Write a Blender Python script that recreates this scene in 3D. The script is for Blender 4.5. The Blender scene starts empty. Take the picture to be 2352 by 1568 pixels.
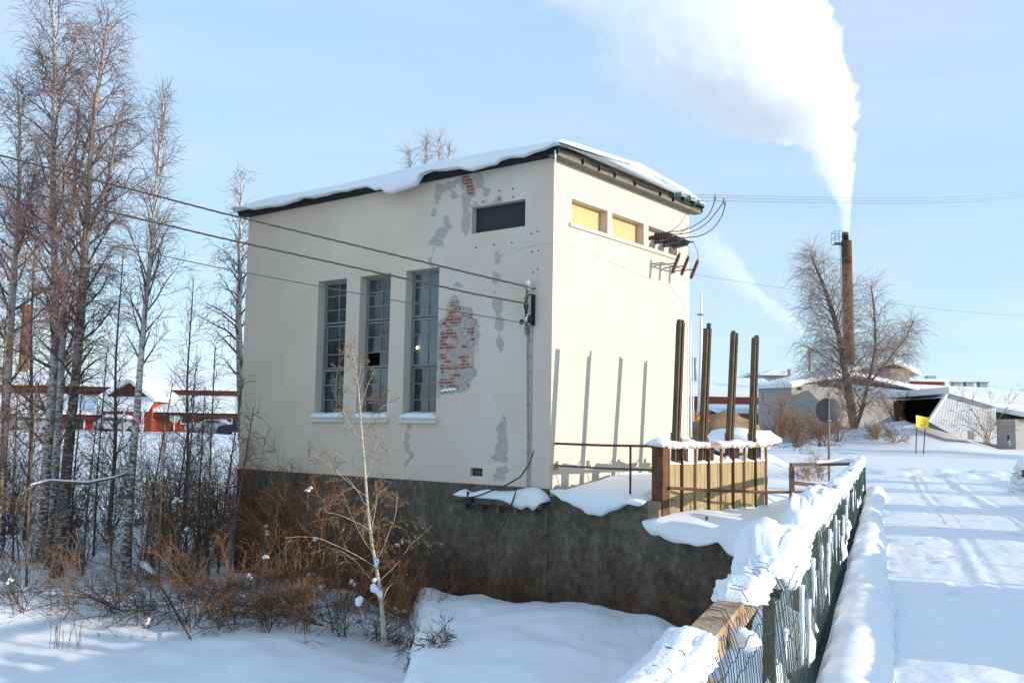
import bpy, math, random
import numpy as np
from mathutils import Vector, Matrix, noise as mnoise
sc = bpy.context.scene
COL = sc.collection
# ------------------------------------------------------------------ camera
FPX, PITCH, ROLL, EYE = 2181.6, .0909, .0173, 1.6          # photo calibrated at 2352 px width
CF = np.array([0, math.cos(PITCH), math.sin(PITCH)])
_R = np.array([1., 0, 0]); _U = np.array([0, -math.sin(PITCH), math.cos(PITCH)])
CR = math.cos(ROLL)*_R + math.sin(ROLL)*_U
CU = -math.sin(ROLL)*_R + math.cos(ROLL)*_U
cam = bpy.data.cameras.new('camera'); cam.sensor_width = 36; cam.lens = FPX/2352*36
cam.clip_start = .1; cam.clip_end = 6000
co = bpy.data.objects.new('camera', cam); COL.objects.link(co)
co.matrix_world = Matrix(((CR[0], CU[0], -CF[0], 0), (CR[1], CU[1], -CF[1], 0), (CR[2], CU[2], -CF[2], EYE), (0, 0, 0, 1)))
sc.camera = co
# ------------------------------------------------------------------ sky and sun
SUNDIR = Vector((.952*.976, -.306*.976, .2164)).normalized()      # towards the sun
w = bpy.data.worlds.new('World'); sc.world = w; w.use_nodes = True
nt = w.node_tree; nt.nodes.clear()
out = nt.nodes.new('ShaderNodeOutputWorld'); bg = nt.nodes.new('ShaderNodeBackground')
sky = nt.nodes.new('ShaderNodeTexSky'); sky.sky_type = 'NISHITA'; sky.sun_disc = False
sky.sun_elevation = math.asin(SUNDIR.z); sky.sun_rotation = math.atan2(SUNDIR.x, SUNDIR.y)
sky.air_density = 1.0; sky.dust_density = .2; sky.ozone_density = 1.6
# thin high haze pales the winter sky, faint cirrus streaks to the right
mxs = nt.nodes.new('ShaderNodeMix'); mxs.data_type = 'RGBA'; mxs.inputs[0].default_value = .74
nt.links.new(sky.outputs[0], mxs.inputs[6])
tcw = nt.nodes.new('ShaderNodeTexCoord'); mpw = nt.nodes.new('ShaderNodeMapping'); mpw.inputs['Rotation'].default_value = (0, .5, .4); mpw.inputs['Scale'].default_value = (1.2, 1.2, 7)
nw = nt.nodes.new('ShaderNodeTexNoise'); nw.inputs['Scale'].default_value = 1.6; nw.inputs['Detail'].default_value = 6; nw.inputs['Roughness'].default_value = .6
crw = nt.nodes.new('ShaderNodeValToRGB'); crw.color_ramp.elements[0].position = .38; crw.color_ramp.elements[1].position = .75
crw.color_ramp.elements[0].color = (1.68, 2.52, 3.40, 1); crw.color_ramp.elements[1].color = (2.35, 2.75, 3.42, 1)
nt.links.new(tcw.outputs['Generated'], mpw.inputs[0]); nt.links.new(mpw.outputs[0], nw.inputs[0]); nt.links.new(nw.outputs[0], crw.inputs[0]); nt.links.new(crw.outputs[0], mxs.inputs[7])
nt.links.new(mxs.outputs[2], bg.inputs[0]); bg.inputs[1].default_value = .15
nt.links.new(bg.outputs[0], out.inputs[0])
sun = bpy.data.lights.new('sun', 'SUN'); sun.energy = 2.45; sun.angle = math.radians(.5); sun.color = (1, .90, .76)
so = bpy.data.objects.new('sun', sun); COL.objects.link(so); so.location = (30, -10, 40)
so.rotation_euler = SUNDIR.to_track_quat('Z', 'Y').to_euler()
sc.view_settings.view_transform = 'Standard'; sc.view_settings.look = 'None'
sc.view_settings.exposure = 1.0; sc.view_settings.gamma = 1
sc.render.engine = 'CYCLES'
cy = sc.cycles; cy.use_denoising = True; cy.max_bounces = 12; cy.diffuse_bounces = 3; cy.glossy_bounces = 2
cy.transmission_bounces = 4; cy.volume_bounces = 12; cy.transparent_max_bounces = 8; cy.volume_step_rate = .4
cy.caustics_reflective = False; cy.caustics_refractive = False
try: cy.denoiser = 'OPENIMAGEDENOISE'; cy.denoising_prefilter = 'ACCURATE'
except Exception: pass
# ------------------------------------------------------------------ pixel rays (photo displayed 2352 wide)
def ray(u, v): return CF + CR*(u-1176.)/FPX - CU*(v-784.)/FPX
def px(u, v, y):                                        # point seen at (u,v) at depth y
    r = ray(u, v); return np.array([0, 0, EYE]) + r*(y/r[1])
def onz(u, v, z):
    r = ray(u, v); return np.array([0, 0, EYE]) + r*((z-EYE)/r[2])
PSI = .9085
C0 = np.array([.8875, 21.0945])
UL = np.array([-math.sin(PSI), math.cos(PSI)]); UR = np.array([math.cos(PSI), math.sin(PSI)])
def onplane(u, v, o, d):                                # (distance along d, z) on a vertical plane
    r = ray(u, v); n = np.array([-d[1], d[0]]); t = (o@n)/(r[:2]@n)
    P = np.array([0, 0, EYE]) + r*t; return float((P[:2]-o)@d), float(P[2])
def B(s, t, z): p = C0 + UR*s + UL*t; return (p[0], p[1], z)          # building frame
BH = math.radians(21.05); BA = np.array([math.sin(BH), math.cos(BH)]); BL = np.array([math.cos(BH), -math.sin(BH)])
def R(a, l, z): p = BA*a + BL*l; return (p[0], p[1], z)               # bridge frame
c4 = lambda x, y: (504+.2946*x, 294+.2946*y)
c5 = lambda x, y: (504+.2946*x, 714+.2946*y)
c7 = lambda x, y: (966+.2946*x, 294+.2946*y)
# ------------------------------------------------------------------ value noise
def _h(ix, iy, iz, s):
    n = (ix*374761393 + iy*668265263 + iz*2147483647*3 + s*974634777) & 0xffffffff
    n = ((n ^ (n >> 13))*1274126177) & 0xffffffff
    return ((n ^ (n >> 16)) & 0xffff)/65535.
def vn(x, y, z=0., s=0):
    x = np.asarray(x, float); y = np.asarray(y, float); z = np.asarray(z, float) + 0*x
    ix, iy, iz = [np.floor(a).astype(np.int64) for a in (x, y, z)]
    fx, fy, fz = x-ix, y-iy, z-iz
    fx, fy, fz = [a*a*(3-2*a) for a in (fx, fy, fz)]
    def L(a, b, t): return a+(b-a)*t
    c = [[[_h(ix+i, iy+j, iz+k, s) for k in (0, 1)] for j in (0, 1)] for i in (0, 1)]
    return L(L(L(c[0][0][0], c[1][0][0], fx), L(c[0][1][0], c[1][1][0], fx), fy),
             L(L(c[0][0][1], c[1][0][1], fx), L(c[0][1][1], c[1][1][1], fx), fy), fz)*2-1
def fbm(x, y, z=0., s=0, o=3):
    return sum(vn(np.asarray(x)*2**i, np.asarray(y)*2**i, np.asarray(z)*2**i, s+i)*.5**i for i in range(o))
def sst(a, b, x): t = np.clip((x-a)/(b-a), 0, 1); return t*t*(3-2*t)
# ------------------------------------------------------------------ mesh helpers
def link(name, me, m, parent=None, smooth=False):
    o = bpy.data.objects.new(name, me); COL.objects.link(o)
    if m: me.materials.append(m)
    if parent: o.parent = parent; o.matrix_parent_inverse = parent.matrix_world.inverted()
    if smooth: me.polygons.foreach_set('use_smooth', np.ones(len(me.polygons), bool))
    return o
def tag(o, label=None, cat=None, group=None, kind=None):
    if label: o['label'] = label
    if cat: o['category'] = cat
    if group: o['group'] = group
    if kind: o['kind'] = kind
    return o
def thing(name, label, cat, loc=(0, 0, 0), group=None):
    o = bpy.data.objects.new(name, None); COL.objects.link(o); o.location = loc
    o.matrix_world = Matrix.Translation(loc); o.empty_display_size = .2
    return tag(o, label, cat, group)
def quads(name, V, Q, m, parent=None, smooth=False):
    me = bpy.data.meshes.new(name); V = np.asarray(V, np.float32); Q = np.asarray(Q, np.int32)
    me.vertices.add(len(V)); me.vertices.foreach_set('co', V.ravel())
    me.loops.add(Q.size); me.loops.foreach_set('vertex_index', Q.ravel())
    me.polygons.add(len(Q)); me.polygons.foreach_set('loop_start', np.arange(0, Q.size, Q.shape[1], dtype=np.int32))
    me.polygons.foreach_set('loop_total', np.full(len(Q), Q.shape[1], np.int32))
    me.update(calc_edges=True); me.validate()
    return link(name, me, m, parent, smooth)
class MB:
    def __init__(s): s.v = []; s.f = []
    def add(s, V, F):
        n = len(s.v); s.v += [tuple(map(float, p)) for p in V]; s.f += [tuple(i+n for i in f) for f in F]; return s
    def hexa(s, P):                                     # 4 bottom points ccw, 4 top points
        return s.add(P, [(3, 2, 1, 0), (4, 5, 6, 7), (0, 1, 5, 4), (1, 2, 6, 5), (2, 3, 7, 6), (3, 0, 4, 7)])
    def box(s, c, d, rz=0.):
        ca, sa = math.cos(rz), math.sin(rz); P = []
        for z in (-.5, .5):
            for x, y in ((-.5, -.5), (.5, -.5), (.5, .5), (-.5, .5)):
                X, Y = x*d[0], y*d[1]; P.append((c[0]+X*ca-Y*sa, c[1]+X*sa+Y*ca, c[2]+z*d[2]))
        return s.hexa(P)
    def bb(s, s0, s1, t0, t1, z0, z1):                  # box in the building frame
        return s.hexa([B(s0, t1, z0), B(s0, t0, z0), B(s1, t0, z0), B(s1, t1, z0), B(s0, t1, z1), B(s0, t0, z1), B(s1, t0, z1), B(s1, t1, z1)])
    def rb(s, a0, a1, l0, l1, z0, z1):                  # box in the bridge frame
        return s.hexa([R(a0, l0, z0), R(a0, l1, z0), R(a1, l1, z0), R(a1, l0, z0), R(a0, l0, z1), R(a0, l1, z1), R(a1, l1, z1), R(a1, l0, z1)])
    def beam(s, a, b, wx, wz, up=(0, 0, 1)):
        a = Vector(a); b = Vector(b); t = (b-a).normalized(); up = Vector(up)
        x = t.cross(up)
        if x.length < 1e-4: x = t.cross(Vector((0, 1, 0)))
        x.normalize(); z = x.cross(t)
        o = [(-x*wx-z*wz)/2, (x*wx-z*wz)/2, (x*wx+z*wz)/2, (-x*wx+z*wz)/2]
        return s.hexa([a+q for q in o]+[b+q for q in o])
    def tube(s, P, r, n=8, cap=True):
        P = [Vector(p) for p in P]; N = len(P)
        rr = r if hasattr(r, '__len__') else [r]*N
        t0 = (P[1]-P[0]).normalized(); x = t0.orthogonal().normalized(); V = []
        for i in range(N):
            t = (P[min(i+1, N-1)]-P[max(i-1, 0)]).normalized()
            x = (x-t*x.dot(t)).normalized(); y = t.cross(x)
            for k in range(n):
                a = 2*math.pi*k/n; V.append(P[i]+(x*math.cos(a)+y*math.sin(a))*rr[i])
        F = [(i*n+k, i*n+(k+1) % n, (i+1)*n+(k+1) % n, (i+1)*n+k) for i in range(N-1) for k in range(n)]
        if cap: F += [tuple(range(n-1, -1, -1)), tuple(range((N-1)*n, N*n))]
        return s.add(V, F)
    def lathe(s, base, prof, n=16, axis=(0, 0, 1)):
        ax = Vector(axis).normalized(); base = Vector(base); x = ax.orthogonal().normalized(); y = ax.cross(x); V = []
        for r, h in prof:
            for k in range(n):
                a = 2*math.pi*k/n; V.append(base+ax*h+(x*math.cos(a)+y*math.sin(a))*max(r, 1e-4))
        F = [(i*n+k, i*n+(k+1) % n, (i+1)*n+(k+1) % n, (i+1)*n+k) for i in range(len(prof)-1) for k in range(n)]
        F += [tuple(range(n-1, -1, -1)), tuple(range((len(prof)-1)*n, len(prof)*n))]
        return s.add(V, F)
    def prism(s, poly, d):                              # polygon points (3d) extruded by vector d
        n = len(poly); d = np.array(d); P = [np.array(p, float) for p in poly]
        return s.add(P+[p+d for p in P], [tuple(range(n-1, -1, -1)), tuple(range(n, 2*n))]+[(i, (i+1) % n, n+(i+1) % n, n+i) for i in range(n)])
    def loft(s, rings, cap=True):
        n = len(rings[0]); V = [p for r in rings for p in r]
        F = [(i*n+k, i*n+(k+1) % n, (i+1)*n+(k+1) % n, (i+1)*n+k) for i in range(len(rings)-1) for k in range(n)]
        if cap: F += [tuple(range(n-1, -1, -1)), tuple(range((len(rings)-1)*n, len(rings)*n))]
        return s.add(V, F)
    def blob(s, c, r, seed=0, amp=.25, n=10):
        V = []; F = []
        for i in range(n+1):
            th = math.pi*i/n
            for k in range(2*n):
                ph = math.pi*k/n; d = Vector((math.sin(th)*math.cos(ph), math.sin(th)*math.sin(ph), math.cos(th)))
                q = 1+amp*mnoise.noise(d*1.7+Vector((seed*3.1, seed, 0)))+amp*.5*mnoise.noise(d*4+Vector((seed, 0, 7)))
                V.append((c[0]+d.x*r[0]*q, c[1]+d.y*r[1]*q, c[2]+d.z*r[2]*q))
        for i in range(n):
            for k in range(2*n):
                F.append((i*2*n+k, (i+1)*2*n+k, (i+1)*2*n+(k+1) % (2*n), i*2*n+(k+1) % (2*n)))
        return s.add(V, F)
    def build(s, name, m, parent=None, smooth=False):
        me = bpy.data.meshes.new(name); me.from_pydata(s.v, [], s.f); me.update()
        return link(name, me, m, parent, smooth)
# ------------------------------------------------------------------ materials
def mat(name, c, rough=.7, var=.15, scale=4., c2=None, bump=0., bscale=None, metal=0., stretch=(1, 1, 1), thr=None, spec=.3):
    m = bpy.data.materials.new(name); m.use_nodes = True; t = m.node_tree; b = t.nodes['Principled BSDF']
    b.inputs['Roughness'].default_value = rough; b.inputs['Metallic'].default_value = metal
    b.inputs['Specular IOR Level'].default_value = spec
    g = t.nodes.new('ShaderNodeNewGeometry'); mp = t.nodes.new('ShaderNodeMapping'); mp.inputs['Scale'].default_value = stretch
    t.links.new(g.outputs['Position'], mp.inputs[0])
    n = t.nodes.new('ShaderNodeTexNoise'); n.inputs['Scale'].default_value = scale; n.inputs['Detail'].default_value = 5
    t.links.new(mp.outputs[0], n.inputs[0])
    cr = t.nodes.new('ShaderNodeValToRGB'); e = cr.color_ramp.elements
    lo, hi = thr or (.3, .7); e[0].position = lo; e[1].position = hi
    c2 = c2 or tuple(min(1, x*(1+var)) for x in c)
    c1 = c if thr or c2 != tuple(min(1, x*(1+var)) for x in c) else tuple(x*(1-var) for x in c)
    e[0].color = (*c1, 1); e[1].color = (*c2, 1)
    t.links.new(n.outputs[0], cr.inputs[0]); t.links.new(cr.outputs[0], b.inputs['Base Color'])
    if bump:
        bp = t.nodes.new('ShaderNodeBump'); bp.inputs['Strength'].default_value = bump; bp.inputs['Distance'].default_value = .03
        n2 = t.nodes.new('ShaderNodeTexNoise'); n2.inputs['Scale'].default_value = bscale or scale*4; n2.inputs['Detail'].default_value = 4
        t.links.new(mp.outputs[0], n2.inputs[0]); t.links.new(n2.outputs[0], bp.inputs['Height']); t.links.new(bp.outputs[0], b.inputs['Normal'])
    return m
M = {}
M['snow'] = mat('snow', (.84, .86, .89), .55, .02, 3, bump=.25, bscale=9)
M['snow_road'] = mat('packed_snow', (.82, .84, .875), .5, .03, 2, bump=.35, bscale=14, stretch=(1, 1, 1))
M['crust'] = mat('crystal_snow', (.85, .87, .9), .5, .02, 5, bump=.28, bscale=60)
M['cream'] = mat('cream_plaster', (.60, .53, .43), .85, .05, .9, c2=(.66, .59, .485), stretch=(1, 1, .45), bump=.25, bscale=26)
M['trim'] = mat('pale_trim', (.66, .62, .5), .8, .06, 5, bump=.1)
M['conc'] = mat('grey_concrete', (.23, .22, .2), .9, .3, 2.5, bump=.4, bscale=14)
M['wood_grey'] = mat('weathered_board', (.075, .055, .038), .85, .1, 3, c2=(.25, .195, .135), stretch=(1, 1, 9), bump=.3)
M['eave'] = mat('eave_board', (.018, .018, .02), .8, .3, 6)
M['pipe'] = mat('black_pipe', (.02, .02, .02), .5, .2, 6)
M['frame'] = mat('window_paint', (.235, .235, .215), .7, .2, 9)
M['yellow'] = mat('yellow_panel', (.68, .45, .21), .7, .07, 4, stretch=(4, 4, .5), bump=.2)
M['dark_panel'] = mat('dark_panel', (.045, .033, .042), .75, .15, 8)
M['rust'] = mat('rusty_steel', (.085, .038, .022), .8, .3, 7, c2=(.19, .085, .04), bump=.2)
M['rust_lit'] = mat('ochre_rust_lit', (.30, .17, .075), .8, .25, 6, c2=(.42, .27, .13), bump=.2)  # brighter copy of the rust, sunlit look put into its colour
M['plank'] = mat('gate_plank', (.30, .215, .10), .85, .2, 5, c2=(.50, .39, .21), stretch=(9, 9, .6), bump=.3)
M['stem'] = mat('stem_wood', (.075, .056, .036), .85, .2, 4, c2=(.145, .112, .072), stretch=(6, 6, .5), bump=.2)
M['timber'] = mat('rail_timber', (.30, .15, .07), .8, .2, 9, c2=(.52, .41, .30), stretch=(1, 1, 1), bump=.4)
M['oldwood'] = mat('brown_wood', (.15, .105, .075), .85, .25, 8, bump=.3)
M['wire'] = mat('green_wire', (.014, .042, .030), .5, .2, 9)
M['ice'] = mat('frosty_ice', (.70, .76, .80), .25, .1, 30, bump=.4, spec=.6)
M['porcelain'] = mat('brown_porcelain', (.035, .018, .014), .12, .2, 5, spec=.7)
M['polymer'] = mat('brown_polymer', (.12, .04, .025), .5, .2, 8)
M['glass_green'] = mat('green_glass', (.09, .22, .17), .15, .2, 6, spec=.8)
M['metal'] = mat('galvanised', (.34, .35, .35), .5, .15, 12, metal=.3)
M['cable'] = mat('old_cable', (.055, .048, .04), .6, .3, 20)
M['line'] = mat('bare_wire', (.12, .12, .14), .6, .2, 20)
M['bark'] = mat('birch_bark', (.47, .425, .385), .85, .1, 3.2, c2=(.07, .055, .045), stretch=(2, 2, 3.6), thr=(.47, .72), bump=.4)
M['bark_dark'] = mat('dark_bark', (.085, .06, .045), .9, .2, 6, c2=(.21, .17, .13), stretch=(3, 3, .8), bump=.5)
M['twig'] = mat('birch_twig', (.23, .14, .122), .8, .3, 2)
M['twig_dark'] = mat('dark_twig', (.085, .055, .040), .8, .3, 2, c2=(.14, .085, .05))
M['twig_orange'] = mat('willow_twig', (.31, .14, .06), .8, .3, 1.5, c2=(.22, .10, .045))
M['twig_tan'] = mat('tan_twig', (.27, .165, .10), .8, .2, 1.5)
M['leaf'] = mat('dry_leaf', (.20, .095, .04), .8, .3, 3, c2=(.33, .19, .09))
M['red'] = mat('red_boards', (.34, .055, .022), .85, .15, 3, stretch=(6, 6, .4))
M['red_dark'] = mat('dark_red_boards', (.10, .026, .018), .85, .15, 3, stretch=(6, 6, .4))
M['greyboards'] = mat('pale_boards', (.36, .34, .325), .8, .06, 3, stretch=(5, 5, .3))
M['greybeige'] = mat('beige_boards', (.34, .28, .23), .8, .08, 3, stretch=(5, 5, .3))
M['white'] = mat('white_paint', (.78, .78, .76), .5, .03, 5)
M['blue'] = mat('blue_door', (.16, .28, .5), .6, .1, 5)
M['dark'] = mat('opening_shade', (.003, .003, .003), 1., .2, 3, spec=0.)  # near black: the shade inside openings put into the colour
M['glass'] = mat('far_glass', (.05, .055, .06), .15, .2, 3, spec=.6)
M['silver'] = mat('silver_paint', (.42, .44, .45), .35, .06, 4, metal=.4)
M['bluecar'] = mat('blue_paint', (.008, .012, .05), .3, .1, 4)
M['tyre'] = mat('rubber', (.02, .02, .02), .8, .2, 10)
M['sign_back'] = mat('sign_back', (.085, .085, .08), .6, .1, 7)
M['sign_yellow'] = mat('sign_yellow', (.88, .66, .02), .5, .03, 7)
M['sign_ink'] = mat('faded_ink', (.62, .42, .02), .6, .1, 60)
M['orange'] = mat('sign_red', (.75, .09, .02), .5, .05, 7)
M['soil'] = mat('brown_soil', (.22, .13, .06), .95, .3, 2, c2=(.36, .23, .12), bump=.6, bscale=5)
M['lamp_glow'] = None
def birch_bark(name, pale, dark, zlo, zhi):
    m = bpy.data.materials.new(name); m.use_nodes = True; t = m.node_tree; L = t.links.new; b = t.nodes['Principled BSDF']; b.inputs['Roughness'].default_value = .85; b.inputs['Specular IOR Level'].default_value = .2
    g = t.nodes.new('ShaderNodeNewGeometry'); mp = t.nodes.new('ShaderNodeMapping'); mp.inputs['Scale'].default_value = (2.2, 2.2, 5.5); L(g.outputs['Position'], mp.inputs[0])
    n = t.nodes.new('ShaderNodeTexNoise'); n.inputs['Scale'].default_value = 3.; n.inputs['Detail'].default_value = 8; n.inputs['Roughness'].default_value = .68; L(mp.outputs[0], n.inputs[0])
    n2 = t.nodes.new('ShaderNodeTexNoise'); n2.inputs['Scale'].default_value = .9; L(g.outputs['Position'], n2.inputs[0])
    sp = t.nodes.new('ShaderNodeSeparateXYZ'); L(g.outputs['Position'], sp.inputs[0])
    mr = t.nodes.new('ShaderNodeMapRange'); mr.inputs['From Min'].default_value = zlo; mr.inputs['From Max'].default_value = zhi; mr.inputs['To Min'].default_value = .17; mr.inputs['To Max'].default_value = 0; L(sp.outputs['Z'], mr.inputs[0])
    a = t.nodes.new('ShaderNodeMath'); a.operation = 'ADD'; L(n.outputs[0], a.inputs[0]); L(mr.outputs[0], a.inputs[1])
    a2 = t.nodes.new('ShaderNodeMath'); a2.operation = 'MULTIPLY_ADD'; L(n2.outputs[0], a2.inputs[0]); a2.inputs[1].default_value = .22; L(a.outputs[0], a2.inputs[2])
    cr = t.nodes.new('ShaderNodeValToRGB'); e = cr.color_ramp.elements; e[0].position = .60; e[1].position = .80; e[0].color = (*pale, 1); e[1].color = (*dark, 1); L(a2.outputs[0], cr.inputs[0]); L(cr.outputs[0], b.inputs['Base Color'])
    bp = t.nodes.new('ShaderNodeBump'); bp.inputs['Strength'].default_value = .5; bp.inputs['Distance'].default_value = .02; L(n.outputs[0], bp.inputs['Height']); L(bp.outputs[0], b.inputs['Normal'])
    return m
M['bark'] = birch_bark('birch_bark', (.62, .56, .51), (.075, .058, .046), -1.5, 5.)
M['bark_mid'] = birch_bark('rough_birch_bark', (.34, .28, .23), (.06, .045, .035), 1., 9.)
def brick(name, c1, c2, mort, sc_=1., axis='wall'):
    m = bpy.data.materials.new(name); m.use_nodes = True; t = m.node_tree; b = t.nodes['Principled BSDF']; b.inputs['Roughness'].default_value = .9
    g = t.nodes.new('ShaderNodeNewGeometry'); mp = t.nodes.new('ShaderNodeMapping'); mp.inputs['Rotation'].default_value = (math.pi/2, 0, 0)
    br = t.nodes.new('ShaderNodeTexBrick'); br.inputs['Color1'].default_value = (*c1, 1); br.inputs['Color2'].default_value = (*c2, 1); br.inputs['Mortar'].default_value = (*mort, 1)
    br.inputs['Scale'].default_value = 3.*sc_; br.inputs['Mortar Size'].default_value = .02
    t.links.new(g.outputs['Position'], mp.inputs[0]); t.links.new(mp.outputs[0], br.inputs[0]); t.links.new(br.outputs[0], b.inputs['Base Color'])
    return m
M['brick'] = brick('far_brick', (.36, .15, .075), (.28, .11, .06), (.36, .28, .22))
M['brick_stack'] = brick('stack_brick', (.27, .115, .055), (.20, .08, .04), (.22, .15, .10))
def corrugated(name, c):
    m = mat(name, c, .45, .05, 2); t = m.node_tree; b = t.nodes['Principled BSDF']
    g = t.nodes.new('ShaderNodeNewGeometry'); wv = t.nodes.new('ShaderNodeTexWave'); wv.wave_type = 'BANDS'; wv.bands_direction = 'X'; wv.inputs['Scale'].default_value = 3.2
    bp = t.nodes.new('ShaderNodeBump'); bp.inputs['Strength'].default_value = .35; bp.inputs['Distance'].default_value = .05
    t.links.new(g.outputs['Position'], wv.inputs[0]); t.links.new(wv.outputs['Fac'], bp.inputs['Height']); t.links.new(bp.outputs[0], b.inputs['Normal'])
    return m
M['corr'] = corrugated('corrugated_sheet', (.50, .50, .50))
# ------------------------------------------------------------------ ground
def shelf_edge(y): return -3.0+.35*(y-17.)*-.3
def hgt(x, y):
    x = np.asarray(x, float); y = np.asarray(y, float)
    rx, ry = x-C0[0], y-C0[1]
    s = rx*UR[0]+ry*UR[1]; t = rx*UL[0]+ry*UL[1]
    a = x*BA[0]+y*BA[1]; l = x*BL[0]+y*BL[1]
    low = -2.62 + 3.2*sst(28.5, 62, y+.15*(x+12)) + .16*fbm(x*.35, y*.35, 0, 3) + .05*fbm(x*1.7, y*1.7, 0, 5)*sst(0, 6, np.abs(y-13))
    # snowed-over shelf in front of the dam wall
    xe = -1.75 + .10*np.sin(y*2.3) + .05*np.sin(y*6.1) - .08*(y-18.3)
    sh = sst(xe-.09, xe+.09, x)*sst(9, 13., y)
    sh = sh*(1-.0*x)
    low = low - .34*sst(-4.6, -2.2, x)*sst(15.2, 16.8, y)*(1-sh) + sh*(.42-.1*sst(19, 14, y)) + .06*sh*np.exp(-((x-xe-.25)/.22)**2) + .10*sh*fbm(x*.4, y*.4, 0, 8) - .20*sh*sst(.8, 3.6, x)
    # humps at the left bank
    low = low + .75*np.exp(-((x+12.0)/2.6)**2-((y-20.8)/1.5)**2) + .35*np.exp(-((x+7.5)/2.5)**2-((y-22.)/1.5)**2)
    land = .02 + .62*sst(26, 60, y) + .05*fbm(x*.25, y*.25, 0, 11)*sst(24, 30, y)
    slope = (-.22-.34*(1-sst(.3, 3.2, s)) - .18*np.clip(-t-2.5, 0, 5)*(1-sst(.8, 4.5, s)))
    wdg = sst(-2.3, -2.75, t)*sst(-1.6, -2.6, l)*sst(31, 26, y)
    land = land + slope*wdg + .04*fbm(x*1.1, y*1.1, 0, 17)*wdg
    # ploughed heaps on the far side
    land = land + .85*np.exp(-((x-8.2)/1.3)**2-((y-31.5)/1.6)**2) + 2.1*np.exp(-((x-25.)/3.6)**2-((y-59.)/3.)**2)+1.0*np.exp(-((x-20.5)/2.5)**2-((y-62.)/3)**2)
    land = land + .12*sst(.45, .9, np.abs(fbm(x*.5, y*.5, 0, 21)))*sst(28, 34, y) + .12*np.exp(-((y-45-.1*x)/1.2)**2)
    w = sst(.12, .42, s)*sst(13.5, 10.9, t)
    return low*(1-w)+land*w
def axis(lo, hi, step, far, k=1.22):
    a = list(np.arange(lo, hi+1e-6, step)); d = step; x = hi
    while x < far: d *= k; x += d; a.append(x)
    d = step; x = lo; pre = []
    while x > -far: d *= k; x -= d; pre.append(x)
    return np.array(pre[::-1]+a)
gx = axis(-15, 13, .14, 1800); gy = axis(11.5, 33, .14, 1800)
gx = np.unique(np.concatenate([gx, np.arange(.9, 3.6, .04)])); gy = np.unique(np.concatenate([gy, np.arange(14.6, 16.0, .03)]))
X, Y = np.meshgrid(gx, gy); Z = hgt(X, Y)
nx, ny = len(gx), len(gy)
idx = np.arange(nx*ny).reshape(ny, nx)
Q = np.stack([idx[:-1, :-1], idx[:-1, 1:], idx[1:, 1:], idx[1:, :-1]], -1).reshape(-1, 4)
cx = (X[:-1, :-1]+X[1:, 1:]).ravel()/2; cyy = (Y[:-1, :-1]+Y[1:, 1:]).ravel()/2
hole = (cyy > 13.0) & (cyy < 15.62+.05*vn(cx*5, 0*cx, 0, 3)+.03*vn(cx*13, 0*cx, 0, 4)-.5*np.clip(1.9-cx, 0, 1)**1.5) & (cx > 1.0) & (cx < 6)
under = (np.abs(cx*BL[0]+cyy*BL[1]-1.7) < 2.6) & (cx*BA[0]+cyy*BA[1] < 16)
GROUND = quads('ground', np.stack([X, Y, Z], -1).reshape(-1, 3), Q[~hole], M['snow'], None, True); tag(GROUND, kind='structure')
mwater = mat('black_water', (.006, .007, .008), .06, .2, 1, spec=.5)
wm = MB(); wm.add([(.2, 6, -3.05), (16, 6, -3.05), (16, 40, -3.05), (.2, 40, -3.05)], [(0, 1, 2, 3)]); tag(wm.build('water', mwater), kind='structure')
def gz(x, y): return float(hgt(np.array([x]), np.array([y]))[0])
# ------------------------------------------------------------------ bridge deck and road snow
dk = MB(); dk.rb(-14, 19.3, -.78, 4.6, -.62, -.06); tag(dk.build('bridge_deck', M['conc']), kind='structure')
av = np.concatenate([np.arange(-14, 2, .4), np.arange(2, 24, .06), np.arange(24, 40.1, .3)]); lv = np.arange(-.47, 4.72, .05)
A, Lt = np.meshgrid(av, lv)
rz = .012*fbm(A*1.3, Lt*2, 0, 31)+.006*fbm(A*2.2, Lt*14, 0, 33)
for c, wd, dp in ((.95, .10, .022), (1.22, .07, .016), (2.1, .16, .04), (2.55, .06, .014)):
    cc = c+.10*vn(A*.18, A*0+c, 0, 40)
    rz = rz-1.05*dp*np.exp(-((Lt-cc)/wd)**2)*(.6+.4*vn(A*.7, A*0, 0, 41))+dp*.45*np.exp(-((Lt-cc-wd*1.6)/(wd*.6))**2)
rz = rz+.005*np.sin(A*2*math.pi/.16)*np.exp(-((Lt-1.3)/.5)**2)*sst(0, .3, vn(A*.6, Lt*2, 0, 43)+.2)
rng = random.Random(5)
for i in range(46):
    a0 = rng.uniform(4, 20); l0 = rng.choice([.55, .7, 2.6, 2.9, 3.2])+rng.uniform(-.15, .15)
    rz = rz-.035*np.exp(-((A-a0)/.12)**2-((Lt-l0)/.06)**2)+.012*np.exp(-((A-a0-.2)/.08)**2-((Lt-l0)/.09)**2)
rz = rz+.10*sst(3.2, 4.0, Lt)
rz = rz + .02
land_r = hgt(A*BA[0]+Lt*BL[0], A*BA[1]+Lt*BL[1]); rz = rz*sst(40, 34, A) + sst(20, 27, A)*(land_r+.03) + 0
P = np.stack([A*BA[0]+Lt*BL[0], A*BA[1]+Lt*BL[1], rz], -1).reshape(-1, 3)
na = len(av); nl = len(lv); idx = np.arange(na*nl).reshape(nl, na)
tag(quads('road', P, np.stack([idx[:-1, :-1], idx[:-1, 1:], idx[1:, 1:], idx[1:, :-1]], -1).reshape(-1, 4), M['snow_road'], None, True), kind='structure')
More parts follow.
